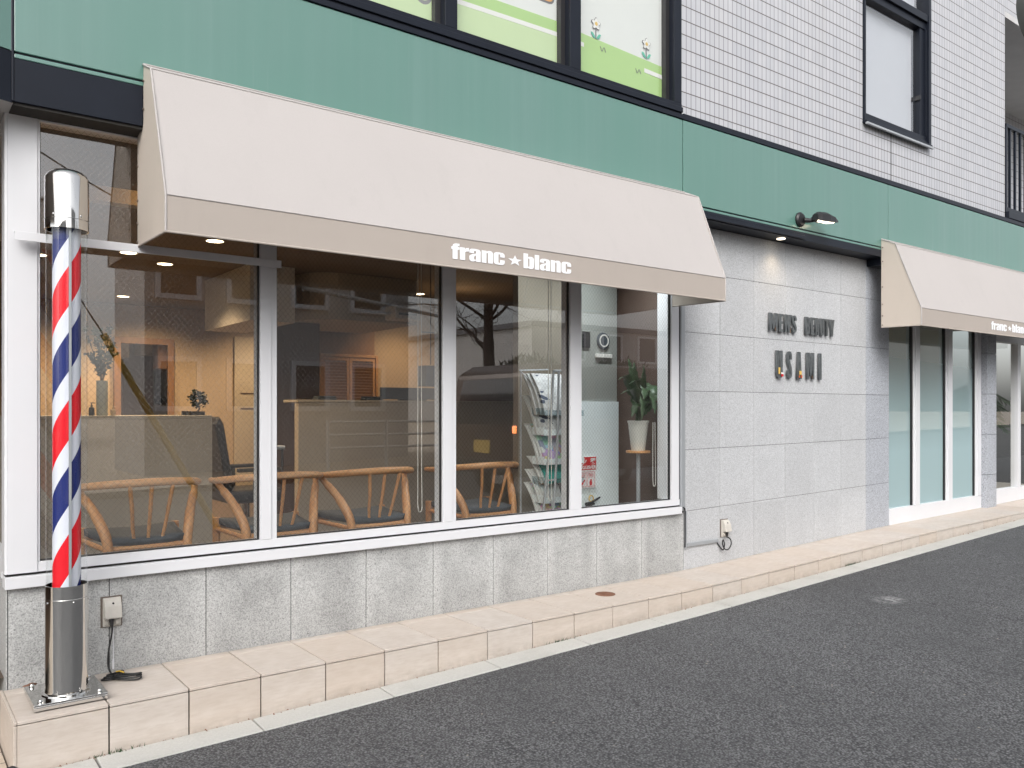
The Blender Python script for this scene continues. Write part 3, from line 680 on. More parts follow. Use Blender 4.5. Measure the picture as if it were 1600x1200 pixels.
# ---------------------------------------------------------------- barber pole
t = thing('barber_pole', 'chrome barber pole with spiralling red, white and blue stripes at the shop corner', 'barber pole', (.592, -.25, 0))
b = MB(); b.box(-.130, .126, -.122, .15, .022, .030); b.box(-.130, .126, -.122, -.118, .006, .022); b.box(-.130, -.126, -.118, .15, .006, .022); b.box(.122, .126, -.118, .15, .006, .022)
bp = b.build('base_plate', 'chrome', t, .0015)
for sx, sy in ((-.105, -.1), (.1, -.1), (-.105, .125), (.1, .125)):
    b = MB(); b.lathe([(0, .012), (.006, .012), (.009, .008), (.009, 0)], (sx, sy, .030), 8); b.build('bolt', 'steel', bp)
b = MB(); b.lathe([(.089, .030), (.089, .034), (.078, .037), (.0765, .045), (.0765, .452), (.0735, .452), (.0735, .1)], seg=64); lo = b.build('lower_housing', 'chrome', t)
b = MB(); b.tube([(.0772*math.cos(2*PI*k/48), .0772*math.sin(2*PI*k/48), .400) for k in range(48)], .0009, 6, closed=True); b.build('seam_ring', 'steel', lo)
for a in (-150, -70, 20, 110): b = MB(); b.lathe([(0, .004), (.004, .003), (.005, 0)], (0, 0, 0), 10); o = b.build('screw', 'steel', lo); o.location = (.0768*math.cos(R(a-10)), .0768*math.sin(R(a-10)), .388); o.rotation_euler = (0, R(90), R(a-10))
b = MB(); b.lathe([(.0505, .40), (.0505, 1.90)], seg=64); b.build('striped_cylinder', 'stripes', t)
b = MB(); b.lathe([(.0735, .42), (.0735, 1.90)], seg=64); b.build('clear_tube', 'tube_clear', t)
b = MB(); b.box(-.0045, .0045, -.063, -.058, .42, 1.88); o = b.build('tube_seam', 'grey_metal', t); o.rotation_euler = (0, 0, R(2))
b = MB(); b.lathe([(0, 2.088), (.03, 2.086), (.055, 2.078), (.070, 2.066), (.0785, 2.050), (.0785, 1.846), (.0745, 1.846), (.0745, 1.95)], seg=64); up = b.build('top_cap', 'chrome', t)
b = MB(); b.tube([(.0792*math.cos(2*PI*k/48), .0792*math.sin(2*PI*k/48), 1.885) for k in range(48)], .0009, 6, closed=True); b.build('seam_ring', 'steel', up)
for a in (-135, -60): b = MB(); b.lathe([(0, .004), (.004, .003), (.005, 0)], (0, 0, 0), 10); o = b.build('screw', 'steel', up); o.location = (.0788*math.cos(R(a)), .0788*math.sin(R(a)), 1.897); o.rotation_euler = (0, R(90), R(a))
b = MB(); b.lathe([(.0736, 1.80), (.0745, 1.80), (.0745, 1.846)], seg=48); b.build('inner_collar', 'tube_clear', t)
# steadying rail
b = MB(); b.box(.434, 1.545, -.072, -.068, 1.822, 1.858); b.box(.434, 1.545, -.0678, -.045, 1.8535, 1.858)
tag(b.build('steadying_rail', 'white_metal', None, .001), 'white flat metal rail behind the barber pole, crossing the first window', 'rail')

# ---------------------------------------------------------------- outlets, cords, conduit
def outlet(x, z, label, group='weatherproof sockets on the granite'):
    t = thing('power_outlet', label, 'power outlet', (x, 0, z), 0, group)
    b = MB(); b.box(-.036, .036, -.014, -.001, -.062, .062); b.build('back_plate', 'cream_plastic', t, .004)
    b = MB(); b.prism([(-.0145, .060), (-.024, .058), (-.040, .03), (-.050, -.022), (-.0145, -.022)], 0, -.034, .034); cv = b.build('cover', 'cream_plastic', t, .004)
    b = MB(); b.lathe([(0, -.003), (.004, -.003), (.004, .003)], (0, -.035, .042), 12, 1); b.build('lock', 'black_plastic', cv)
    b = MB(); b.box(.010, .028, -.026, -.0145, -.052, -.03); b.box(-.03, -.016, -.026, -.0145, -.05, -.03); b.build('socket_lip', 'cream_plastic', t, .002)
    b = MB(); b.tube([(-.006, -.034, -.0225), (-.006, -.034, -.055)], [.010, .007], 12); b.build('plug', 'black_plastic', t)
    b = MB(); b.box(-.044, .043, -.001, .0, -.066, .068); b.build('caulk_rim', 'grime', t)
    return t
outlet(.806, .262, 'cream weatherproof socket beside the barber pole, black plug in it')
outlet(4.965, .265, 'cream weatherproof socket on the granite wall, short looped black cord below')
def smooth(pts, n=6):
    o = []; P = [Vector(p) for p in pts]; P = [P[0]]+P+[P[-1]]
    for i in range(1, len(P)-2):
        for k in range(n):
            t = k/n; a, b_, c, d_ = P[i-1:i+3]
            o.append(.5*((2*b_)+(c-a)*t+(2*a-5*b_+4*c-d_)*t*t+(3*b_-a-3*c+d_)*t**3))
    return o+[P[-2]]
b = MB(); b.tube(smooth([(.800, -.034, .215), (.800, -.04, .18), (.787, -.038, .10), (.785, -.04, .04), (.792, -.07, .012), (.81, -.12, .010)]), .0038, 8)
for (cx, cy, La, Lb, aa, dz, nn) in ((.792, -.10, .05, .03, 20, .0, 3), (.835, -.155, .060, .026, -40, .004, 3)):
    for k in range(nn):
        pts = []
        for q in range(16):
            a = 2*PI*q/16; u_, v_ = (La-.006*k)*math.cos(a), (Lb-.005*k+.004*math.sin(2*a+k))*math.sin(a); an = R(aa+7*k)
            pts.append((cx+.004*k+u_*math.cos(an)-v_*math.sin(an), cy+u_*math.sin(an)+v_*math.cos(an), .005+dz+.0065*k+.003*math.sin(2*a+k)))
        b.tube(pts, .0036, 8, closed=True)
pc = b.build('extension_lead', 'cord'); tag(pc, 'black power cord hanging from the left socket and coiled on the step', 'cord')
b = MB(); b.tube([(.80, -.115, .03), (.812, -.128, .034), (.825, -.145, .03)], .003, 6); b.build('cable_tie', 'yellow_guard', pc)
b = MB(); b.tube([(.812, -.004, .19), (.8125, -.004, .02)], .0022, 6); b.tube([(.8125, -.005, .055), (.8125, -.005, .012)], .004, 6)
tag(b.build('earth_wire', 'white_metal'), 'thin pale earth wire running down from the left socket', 'wire')
b = MB(); b.tube(smooth([(4.952, -.034, .205), (4.975, -.05, .19), (4.985, -.05, .15), (4.96, -.045, .115), (4.925, -.04, .12), (4.905, -.035, .16), (4.92, -.03, .185), (4.935, -.03, .15), (4.93, -.02, .11), (4.90, -.01, .14), (4.885, -.004, .165)]), .0045, 8)
tag(b.build('extension_lead', 'cord'), 'short black cord looped under the right socket', 'cord')
b = MB(); b.box(4.474, 4.514, -.022, -.001, .43, 2.33)
b.box(4.524, 4.545, -.012, .0-.0005, .155, .42); b.box(4.5455, 4.889, -.014, -.0005, .168, .196)
cd = b.build('conduit', 'grey_metal', None, .003); tag(cd, 'grey cable duct down the window edge and across to the right socket', 'conduit')
b = MB(); b.tube([(4.482, -.03, .455), (4.50, -.03, .445), (4.515, -.02, .42), (4.518, -.016, .17)], .0045, 8); b.build('cable', 'cord', cd)

# ---------------------------------------------------------------- flood lamp, recessed spot
t = thing('flood_lamp', 'small black outdoor flood lamp on the green fascia above the lettering', 'lamp', (5.69, -.15, 2.615))
b = MB(); b.lathe([(0, -.028), (.045, -.026), (.056, -.014), (.056, 0)], (0, 0, 0), 24, 1); b.build('wall_plate', 'black_plastic', t)
b = MB(); b.tube([(.02, -.03, -.005), (.05, -.06, -.01), (.09, -.085, -.005)], [.02, .017, .014], 12); b.lathe([(0, -.02), (.02, -.02), (.02, .02), (0, .02)], (.08, -.08, 0), 14, 0); b.build('arm', 'black_plastic', t)
H = MB(); ang = R(-18)
def hp(x, y, z): v = Matrix.Rotation(R(8), 3, 'X')@Vector((x, y, z)); return (v.x+.165, v.y-.11, v.z+.012)
ring = []
for (x, hw, hz, lz) in ((-.12, .03, .022, -.026), (-.085, .05, .040, -.030), (0, .066, .046, -.028), (.075, .064, .032, -.022), (.125, .05, .004, -.014)):
    ring.append([hp(x, -hw, lz), hp(x, -hw*.8, hz*.6), hp(x, -hw*.3, hz), hp(x, hw*.3, hz), hp(x, hw*.8, hz*.6), hp(x, hw, lz)])
vs = [p for r_ in ring for p in r_]; fs = [(i*6+k, (i+1)*6+k, (i+1)*6+k+1, i*6+k+1) for i in range(4) for k in range(5)]+[(0, 1, 2, 3, 4, 5), (24, 29, 28, 27, 26, 25)]
H.add(vs, fs); hd = H.build('lamp_head', 'black_plastic', t); sd = hd.modifiers.new('thick', 'SOLIDIFY'); sd.thickness = .003
b = MB(); b.add([hp(-.07, -.044, -.018), hp(.10, -.042, -.014), hp(.10, .042, -.014), hp(-.07, .044, -.018), hp(-.05, -.03, -.03), hp(.08, -.03, -.028), hp(.08, .03, -.028), hp(-.05, .03, -.03)], [(0, 1, 5, 4), (1, 2, 6, 5), (2, 3, 7, 6), (3, 0, 4, 7), (4, 5, 6, 7), (3, 2, 1, 0)]); b.build('lens', 'lamp_led', hd)
b = MB(); b.lathe([(0, 0), (.028, 0), (.032, -.004), (.034, .006)], (5.548, -.085, 2.4615), 20); rs = b.build('recessed_spotlight', 'lamp_led'); tag(rs, 'tiny lit spotlight under the black band above the granite wall', 'spotlight')
def lamp(kind, loc, energy, col, rot=(0, 0, 0), size=.06, spot=None, blend=.6):
    l = bpy.data.lights.new('lamp_light', kind); l.energy = energy; l.color = col
    if kind == 'SPOT': l.spot_size = R(spot); l.spot_blend = blend; l.shadow_soft_size = size
    elif kind == 'AREA': l.size = size
    else: l.shadow_soft_size = size
    o = bpy.data.objects.new('lamp_light', l); C.objects.link(o); o.location = loc; o.rotation_euler = rot; return o
o = lamp('SPOT', (0, 0, 0), 3, (1, .76, .48), (R(-4), 0, 0), .04, 120, blend=1.); o.location = (5.55, -.11, 2.45)
# ---------------------------------------------------------------- wall letters
SG = {
 'M': [[(0, 0), (0, 1), (.16, 1), (.23, .50), (.30, 1), (.46, 1), (.46, 0), (.34, 0), (.34, .55), (.27, .12), (.19, .12), (.12, .55), (.12, 0)]],
 'E': [[(0, 0), (0, 1), (.32, 1), (.32, .86), (.17, .86), (.17, .58), (.29, .58), (.29, .44), (.17, .44), (.17, .14), (.32, .14), (.32, 0)]],
 'N': [[(0, 0), (0, 1), (.15, 1), (.27, .5), (.27, 1), (.4, 1), (.4, 0), (.26, 0), (.13, .5), (.13, 0)]],
 'S': [[(0, .3), (.14, .3), (.14, .17), (.18, .13), (.22, .17), (.22, .3), (.03, .58), (0, .68), (0, .85), (.07, .97), (.18, 1), (.29, .97), (.36, .85), (.36, .7), (.22, .7), (.22, .83), (.18, .87), (.14, .83), (.14, .7), (.33, .42), (.36, .32), (.36, .15), (.29, .03), (.18, 0), (.07, .03), (0, .15)]],
 'B': [[(0, 0), (0, 1), (.2, 1), (.33, .95), (.36, .85), (.36, .65), (.3, .53), (.36, .43), (.37, .15), (.33, .04), (.2, 0)], [(.15, .6), (.15, .86), (.2, .86), (.22, .82), (.22, .64), (.2, .6)], [(.15, .14), (.15, .45), (.2, .45), (.22, .4), (.22, .19), (.2, .14)]],
 'A': [[(0, 0), (.1, 1), (.26, 1), (.36, 0), (.22, 0), (.21, .18), (.15, .18), (.14, 0)], [(.155, .32), (.205, .32), (.18, .72)]],
 'U': [[(0, 1), (.14, 1), (.14, .18), (.18, .13), (.22, .18), (.22, 1), (.36, 1), (.36, .15), (.29, .03), (.18, 0), (.07, .03), (0, .15)]],
 'T': [[(.1, 0), (.1, .86), (0, .86), (0, 1), (.34, 1), (.34, .86), (.24, .86), (.24, 0)]],
 'Y': [[(.11, 0), (.11, .42), (0, 1), (.14, 1), (.18, .62), (.22, 1), (.36, 1), (.25, .42), (.25, 0)]],
 'I': [[(0, 0), (0, 1), (.15, 1), (.15, 0)]], "'": [[(0, .72), (0, 1), (.12, 1), (.12, .85)]]}
S = thing('wall_lettering', "raised dark metal letters MEN'S BEAUTY USAMI on the granite wall", 'sign', (5.48, 0, 1.37))
def letter(ch, x0, x1, z0, z1, d=.016):
    ls = SG[ch]; w_ = max(p[0] for l in ls for p in l); me = outline_mesh(ls, d); m_ = (x0+x1)/2; x0 = m_-(m_-x0)*.93; x1 = m_+(x1-m_)*.93
    zf = min(p[1] for l in ls for p in l)
    o = put_mesh(me, 'letter', 'letter_reflections', S, (x0-5.48, -.014-d/2+.003, z0-1.37), ((x1-x0)/w_, z1-z0, 1)); return o
r1 = [('M', 5.484, 5.590), ('E', 5.605, 5.668), ('N', 5.684, 5.764), ("'", 5.770, 5.783), ('S', 5.780, 5.846), ('B', 5.965, 6.028), ('E', 6.038, 6.094), ('A', 6.100, 6.162), ('U', 6.170, 6.236), ('T', 6.243, 6.305), ('Y', 6.312, 6.386)]
for ch, a, c in r1: letter(ch, a, c, 1.752, 1.892)
L2 = [letter(ch, a, c, 1.386, 1.603) for ch, a, c in (('U', 5.575, 5.658), ('S', 5.716, 5.782), ('A', 5.848, 5.916), ('M', 5.985, 6.092), ('I', 6.158, 6.194))]
for x0, z, w_, h, mt in ((5.590, 1.42, .02, .05, 'poster_yellow'), (5.625, 1.40, .028, .018, 'sign_red'), (5.625, 1.420, .028, .012, 'sign_white'), (5.868, 1.42, .03, .03, 'poster_yellow'), (5.862, 1.395, .014, .02, 'orange_plastic'), (5.893, 1.395, .014, .02, 'orange_plastic')):
    b = MB(); b.box(x0-5.48, x0-5.48+w_, -.0345, -.0335, z-1.37, z-1.37+h); b.build('reflection_patch', mt, S)  # colourful reflections laid on the letter faces as flat coloured patches

# ---------------------------------------------------------------- manhole cover on the step
t = thing('drain_cover', 'small round rusty drain cover set in the step tiles', 'drain cover', (3.569, -.2, .0))
b = MB(); b.lathe([(.062, -.01), (.062, .003), (.055, .0035), (.055, .0015), (.045, .001), (0, .001)], seg=32); b.build('ring', 'rust', t)
b = MB(); b.lathe([(0, .004), (.05, .0035), (.053, .0016)], seg=32)
for k in range(-2, 3): b.box(-.035, .035, k*.014-.002, k*.014+.002, .0036, .006)
b.build('lid', 'rust', t)
# dark weight at the lower left on the pavement
b = MB(); b.rbox((.32, -.66, -.13), (.16, .12, .07), Matrix.Rotation(R(20), 3, 'Z'))
wt = b.build('sign_weight', 'black_metal', None, .01); tag(wt, 'dark navy block low at the corner in front of the step', 'weight')
b = MB(); pts = [(.026*math.cos(2*PI*k/10)*(1+.25*math.cos(3*k)), .014*math.sin(2*PI*k/10)*(1+.2*math.sin(2*k))) for k in range(10)]
b.add([(p[0], p[1], .004*math.sin(k*1.3)) for k, p in enumerate(pts)]+[(0, 0, .008)], [(k, (k+1) % 10, 10) for k in range(10)], True)
o = b.build('fallen_leaf', 'rust', None, 0, (.49, -.04, .014)); o.rotation_euler = (R(25), 0, R(20)); tag(o, 'curled rusty brown leaf against the wall behind the barber pole base', 'leaf'); o.modifiers.new('thick', 'SOLIDIFY').thickness = .0008
# bits of moss and litter along the step foot
b = MB()
for k in range(420):
    x = .5+random.random()**1.3*11; y = -.431-random.random()**2*.02; z = zroad(x)+.011; s = .0015+random.random()*.004
    if random.random() < .35 and not (2.2 < x < 7.5 and random.random() < .6): s *= 1.4
    a = random.random()*3; b.add([(x, y, z), (x+s*math.cos(a)*1.5, y-s, z), (x+s*.3, y-s*.2, z+s*random.random()*1.5)], [(0, 1, 2)])
tag(b.build('moss', 'rust'), 'rusty crumbs of moss and leaf litter along the foot of the step', 'moss', kind='stuff')
b = MB()
for k in range(160):
    cxx = random.choice((.73, 5.95, 5.9, 6.0, 3.0)); x = cxx+random.gauss(0, .05); y = -.436+random.gauss(0, .004); z = zroad(x)+.01; h = .008+random.random()*.014
    b.add([(x, y, z), (x+.004, y, z), (x+random.gauss(0, .006), y-.004, z+h)], [(0, 1, 2)])
tag(b.build('weeds', 'leaf'), 'tiny green weeds sprouting at the foot of the step', 'weeds', kind='stuff')

# ---------------------------------------------------------------- wishbone chairs
def make_chair(label):
    t = thing('wishbone_chair', label, 'chair', (0, 0, .03), 0, 'curved oak chairs in a row behind the shop window')
    # local: faces +Y, back at -Y; seat z .43
    rail = smooth([(-.28, .17, .70), (-.295, .05, .705), (-.275, -.10, .72), (-.18, -.225, .735), (0, -.272, .742), (.18, -.225, .735), (.275, -.10, .72), (.295, .05, .705), (.28, .17, .70)], 7)
    n = len(rail); rad = [.0165+.0055*math.sin(PI*i/(n-1)) for i in range(n)]
    b = MB(); b.tube(rail, rad, 12, flat=.95); b.build('arm_rail', 'oak_x', t)
    for s in (-1, 1):
        b = MB(); b.tube(smooth([(s*.175, -.185, 0), (s*.183, -.195, .2), (s*.190, -.20, .38), (s*.200, -.185, .47), (s*.235, -.11, .58), (s*.275, -.035, .66), (s*.292, .01, .70)]), [.015]*6+[.019]*6+[.025]*6+[.026]*6+[.023]*6+[.018]*6+[.014], 12); b.build('leg', 'oak', t)
        b = MB(); b.tube([(s*.235, .20, 0), (s*.24, .205, .22), (s*.24, .205, .475)], [.012, .020, .023], 12); b.build('leg', 'oak', t)
        b = MB(); b.tube([(s*.192, -.19, .40), (s*.24, .20, .41)], .014, 8); b.tube([(s*.184, -.19, .22), (s*.237, .2, .24)], .009, 8); b.build('side_rail', 'oak', t)
    b = MB(); b.tube([(-.19, -.195, .405), (.19, -.195, .405)], .015, 8); b.tube([(-.24, .205, .42), (.24, .205, .42)], .015, 8); b.tube([(-.186, -.19, .30), (.186, -.19, .30)], .010, 8); b.build('cross_rail', 'oak_x', t)
    for (x0, x1) in ((-.060, -.105), (0, 0), (.060, .105)):
        b = MB(); b.tube(smooth([(x0, -.180, .40), (x0*1.1+(x1-x0)*.25, -.205, .50), ((x0+x1)*.53, -.235, .6), (x1, -.265, .735)]), [.0085]*6+[.0095]*6+[.0105]*6+[.009], 8); b.build('spindle', 'oak', t)
    b = MB(); S_ = 9
    vs = []
    for i in range(S_):
        for k in range(S_):
            u_, v_ = i/(S_-1)*2-1, k/(S_-1)*2-1
            edge = max(abs(u_), abs(v_)); z = .462-.012*(1-u_*u_)*(1-v_*v_)-(.012 if edge > .95 else 0)+.012*u_*u_
            vs.append((u_*(.205+.03*v_), v_*.205, z+.014*v_*v_*(v_ > 0)))
    b.add(vs, [(i*S_+k, (i+1)*S_+k, (i+1)*S_+k+1, i*S_+k+1) for i in range(S_-1) for k in range(S_-1)], True)
    o = b.build('seat', 'charcoal', t); m_ = o.modifiers.new('thick', 'SOLIDIFY'); m_.thickness = .035
    return t
ch = make_chair('oak wishbone chair directly right of the barber pole, first of the row')
ch.location = (1.105, .80, .03)
dup(ch, (1.815, .80, .03), R(-2), 'oak wishbone chair behind the first window mullion, second of the row')
dup(ch, (2.435, .80, .03), R(1), 'oak wishbone chair alone in the middle window pane, third of the row')
dup(ch, (3.275, .80, .03), R(-2), 'oak wishbone chair beside the magazine rack, last of the row')

# ---------------------------------------------------------------- reception and other interior furniture
b = MB(); b.box(-.4, 1.868, 2.0, 2.06, .03, 1.075); t = thing('reception_counter', 'tall grey reception counter behind the first window', 'counter', (0, 0, 0))
b.build('front_panel', 'counter_grey', t); b = MB(); b.box(-.4, 1.868, 2.0005, 2.5, 1.0755, 1.10); b.build('counter_top', 'counter_grey', t, .003)
b = MB(); b.box(1.83, 1.866, 2.0605, 2.5, .03, 1.075); b.build('end_panel', 'counter_grey', t)
t = thing('partition_counter', 'grey half-height partition behind the middle window', 'counter', (0, 0, 0))
b = MB(); b.box(2.76, 5.4, 2.6, 2.68, .03, 1.20); b.build('front_panel', 'counter_grey', t)
b = MB(); b.box(2.75, 5.4, 2.595, 2.9, 1.2005, 1.222); b.build('counter_top', 'counter_grey', t, .003)
t = thing('monitor', 'low dark monitor showing above the grey partition', 'monitor', (3.95, 2.78, 1.222))
b = MB(); b.box(-.33, .33, -.02, .02, .012, .12); b.build('screen', 'charcoal', t, .004)
b = MB(); b.box(-.12, .12, -.06, .06, 0, .012); b.build('foot', 'black_plastic', t)
for i, (x, lab) in enumerate(((3.05, 'dark folded towel on the partition top, the left one'), (3.5, 'dark folded towel on the partition top, the right one'))):
    b = MB(); b.box(-.09, .09, -.05, .05, 0, .02); b.box(-.085, .085, -.048, .05, .0205, .035); tag(b.build('folded_towel', 'charcoal', None, .006, (x, 2.72, 1.222)), lab, 'towel', 'dark towels on the partition')
t = thing('wall_mirror', 'tall mirror in a wooden frame above the reception counter', 'mirror', (2.60, 6.94, 1.0))
b = MB(); w2, h0, h1, f_ = .345, .0, 1.02, .075
b.box(-w2, -w2+f_, -.03, .03, h0, h1); b.box(w2-f_, w2, -.03, .03, h0, h1); b.box(-w2+f_, w2-f_, -.03, .03, h1-f_, h1); b.build('frame', 'frame_wood', t, .002)
b = MB(); b.box(-w2+f_, w2-f_, -.01, .0, h0, h1-f_); b.build('mirror_glass', 'mirror', t)
b = MB(); b.box(-w2, w2, -.02, .02, -.97, -.001); b.build('stand', 'wall_beige', t)
# vase with branches
def leafcard(b, p, d_, L, W_, n_=None, seg=3, bend=.2):
    d_ = Vector(d_).normalized(); s = d_.cross(Vector(n_ or (random.gauss(0, 1), random.gauss(0, 1), random.gauss(0, 1)))).normalized(); up = s.cross(d_)
    vs = []; P = Vector(p)
    for i in range(seg+1):
        t_ = i/seg; w_ = W_*math.sin(PI*(.08+.92*t_)**.8)*.5+.0005; c = P+d_*L*t_+up*bend*L*t_*t_*-1; vs += [c-s*w_, c+s*w_]
    b.add(vs, [(2*i, 2*i+1, 2*i+3, 2*i+2) for i in range(seg)], True)
def P2(px, py, Y):   # (helper kept for interior placement sums done once, in metres)
    u_ = (px-800)/1298; t_ = (3.93+Y)/(.7951-.6065*u_); return t_*(.6065+.7951*u_), 1.14-(py-640)*t_/1298
vx = .96
t = thing('flower_vase', 'grey-green cylinder vase of dark leafy branches on the reception counter', 'vase', (1.195, 2.18, 1.10))
b = MB(); b.lathe([(0, 0), (.034, 0), (.036, .01), (.036, .235), (.032, .235), (.032, .05), (0, .05)], seg=24); b.build('vase_body', 'vase', t)
b = MB(); lf = MB()
for k in range(13):
    a = random.random()*2*PI; sp_ = random.uniform(.03, .13); h = random.uniform(.16, .36); tip = Vector((sp_*math.cos(a), sp_*math.sin(a), .235+h))
    pts = smooth([(0, 0, .1), (.01*math.cos(a), .01*math.sin(a), .25), tip*.6+Vector((0, 0, .12)), tip], 4); b.tube(pts, .0022, 5)
    for q in range(5, len(pts)):
        for z in range(3): leafcard(lf, pts[q], (random.gauss(0, 1), random.gauss(0, 1), random.gauss(.2, .6)), random.uniform(.02, .042), .022)
br = b.build('branch', 'bark', t); lf.build('foliage', 'leaf_grey', br)
def bottle(x, y, z, h, r, mat, label, pump=True):
    t = thing('pump_bottle', label, 'bottle', (x, y, z), 0, 'pump bottles on the counter')
    b = MB(); b.lathe([(0, 0), (r, 0), (r, h*.6), (r*.4, h*.72), (r*.4, h*.8)], seg=16); b.build('bottle_body', mat, t)
    b = MB(); b.tube([(0, 0, h*.8), (0, 0, h)], r*.2, 8); b.tube([(-r*.3, 0, h), (r*1.3, 0, h*.98)], r*.18, 8); b.build('pump', mat, t)
bottle(1.12, 2.12, 1.10, .085, .018, 'black_plastic', 'black pump bottle left of the grey-green vase'); bottle(1.255, 2.14, 1.10, .06, .015, 'tan', 'tan pump bottle just right of the grey-green vase')
t = thing('bonsai', 'small dark bonsai at the right end of the reception counter', 'bonsai', (1.805, 2.15, 1.10))
b = MB(); b.box(-.05, .05, -.035, .035, 0, .028); b.box(-.10, -.06, -.02, .02, 0, .03); b.build('tray', 'black_plastic', t, .003)
b = MB(); b.tube(smooth([(0, 0, .02), (.02, 0, .05), (-.01, .01, .09), (.01, 0, .13)]), .006, 6); lf = MB()
for cx_, cz in ((-.025, .12), (.035, .13), (.0, .155), (-.01, .075), (.045, .09)):
    for k in range(70): leafcard(lf, (cx_+random.gauss(0, .015), random.gauss(0, .016), cz+random.gauss(0, .010)), (random.gauss(0, 1), random.gauss(0, 1), random.gauss(.3, .6)), .020, .014)
b.build('trunk', 'bark', t); lf.build('foliage', 'leaf_grey', t)
# salon chair
t = thing('salon_chair', 'black padded salon chair beyond the end of the reception counter', 'chair', (2.25, 2.5, .03))
b = MB(); b.prism([(-.12, .50), (-.20, 1.0), (-.24, 1.07), (-.27, 1.0), (-.22, .75), (-.19, .48)], 1, -.22, .22); b.build('backrest', 'black_plastic', t, .03)
b = MB(); b.box(-.18, .27, -.23, .23, .40, .50); b.build('seat', 'black_plastic', t, .03)
for s in (-1, 1): b = MB(); b.box(-.12, .22, s*.26-.025, s*.26+.025, .64, .67); b.box(.0, .04, s*.26-.015, s*.26+.015, .42, .64); b.build('armrest', 'black_plastic', t, .008)
b = MB(); b.lathe([(0, 0), (.25, 0), (.25, .02), (.04, .04), (.035, .40), (0, .40)], (0.03, 0, 0), 24); b.build('pedestal', 'steel', t)
# floor stand with handle
t = thing('handled_stand', 'slim black stand with a grey handle behind the second chair', 'stand', (2.28, 1.75, .03))
b = MB(); b.tube([(0, 0, .0), (0, 0, .83)], .010, 8); b.build('shaft', 'black_plastic', t)
b = MB(); b.tube([(-.09, 0, .845), (.015, 0, .84)], .016, 10); b.build('handle', 'grey_metal', t)
b = MB(); b.lathe([(0, 0), (.12, 0), (.12, .012), (0, .02)], seg=20); b.build('foot', 'black_plastic', t)
# louvred cupboard
t = thing('louvred_cupboard', 'pair of tan louvred cupboard doors behind the partition', 'cupboard', (3.85, 4.5, .03))
W0, W1 = -.02, .62
fr_ = MB(); fr_.box(W0-.03, W0, -.03, .02, 0, 1.72); fr_.box(W1, W1+.03, -.03, .02, 0, 1.72); fr_.box(W0, W1, -.03, .02, 1.69, 1.72); fr_.build('casing', 'louvre_wood', t, .002)
for k in (0, 1):
    a = W0+k*.32+.002; c = a+.316; b = MB(); b.box(a, a+.03, -.02, .01, .02, 1.688); b.box(c-.03, c, -.02, .01, .02, 1.688); b.box(a+.03, c-.03, -.02, .01, 1.65, 1.688)
    z = .05
    while z < 1.64: b.rbox(((a+c)/2, -.005, z), (c-a-.06, .004, .034), Matrix.Rotation(R(40), 3, 'X')); z += .032
    d_ = b.build('louvred_door', 'louvre_wood', t); b = MB(); b.tube([(c-.015 if k == 0 else a+.015, -.022, .95), (c-.015 if k == 0 else a+.015, -.03, .95)], .012, 8); b.build('knob', 'steel', d_)
b = MB(); b.box(-.55, .62, -.0, .3, 1.721, 2.08); b.build('upper_box', 'frame_wood', t)
b = MB(); b.box(4.50, 5.52, 4.6, 4.66, .03, 2.415); b.build('interior_warm_wall', 'wall_warm', B)
b = MB(); b.box(5.523, 6.915, 4.6, 4.66, .03, 2.415); b.build('interior_brown_wall', 'brown_panel', B)
# air conditioner on the curved bulkhead
t = thing('wall_projector', 'white ceiling unit beside the curved bulkhead', 'appliance', (4.02, 3.08, 2.0))
b = MB(); b.box(-.14, .14, -.1, .1, 0, .13); b.build('body', 'white_paint', t, .01); b = MB(); b.box(-.10, .10, -.102, -.1005, .04, .06); b.build('vent', 'black_plastic', t)
b = MB(); b.box(-.42, -.141, -.03, .03, .05, .065); b.build('arm', 'grey_metal', t)
# framed clock-like plaque and dark pane items in third window
t = thing('wall_plaque', 'small round dark plaque with a pale ring on the white panel', 'plaque', (4.36, .652, 1.66))
b = MB(); b.lathe([(0, -.012), (.06, -.012), (.065, 0)], (0, 0, 0), 28, 1); b.build('disc', 'charcoal', t); b = MB(); b.lathe([(.038, -.0125), (.038, -.015), (.048, -.015), (.048, -.0125)], (0, 0, 0), 28, 1); b.build('ring', 'white_paint', t)
b = MB(); b.box(-.08, .08, -.02, 0, -.13, -.1); b.build('shelf', 'white_paint', t, .003)
b = MB(); b.box(0, .07, -.012, 0, 0, .12); b.box(.01, .06, -.0135, -.0125, .01, .11); tag(b.build('small_frame', 'black_plastic', None, 0, (4.15, .654, 1.60)), 'small dark rectangular frame left of the round plaque', 'frame')
t = thing('hanging_lantern', 'dark square hanging lantern seen at the left of the third pane', 'lantern', (3.42, 1.6, 1.32))
b = MB(); b.tube([(0, 0, .17), (0, 0, 1.09)], .004, 6); b.tube([(-.08, 0, .42), (.08, 0, .42)], .006, 6); b.build('cord', 'cord', t)
b = MB(); b.box(-.08, .08, -.06, .06, 0, .16); b.build('shade', 'charcoal', t, .004)

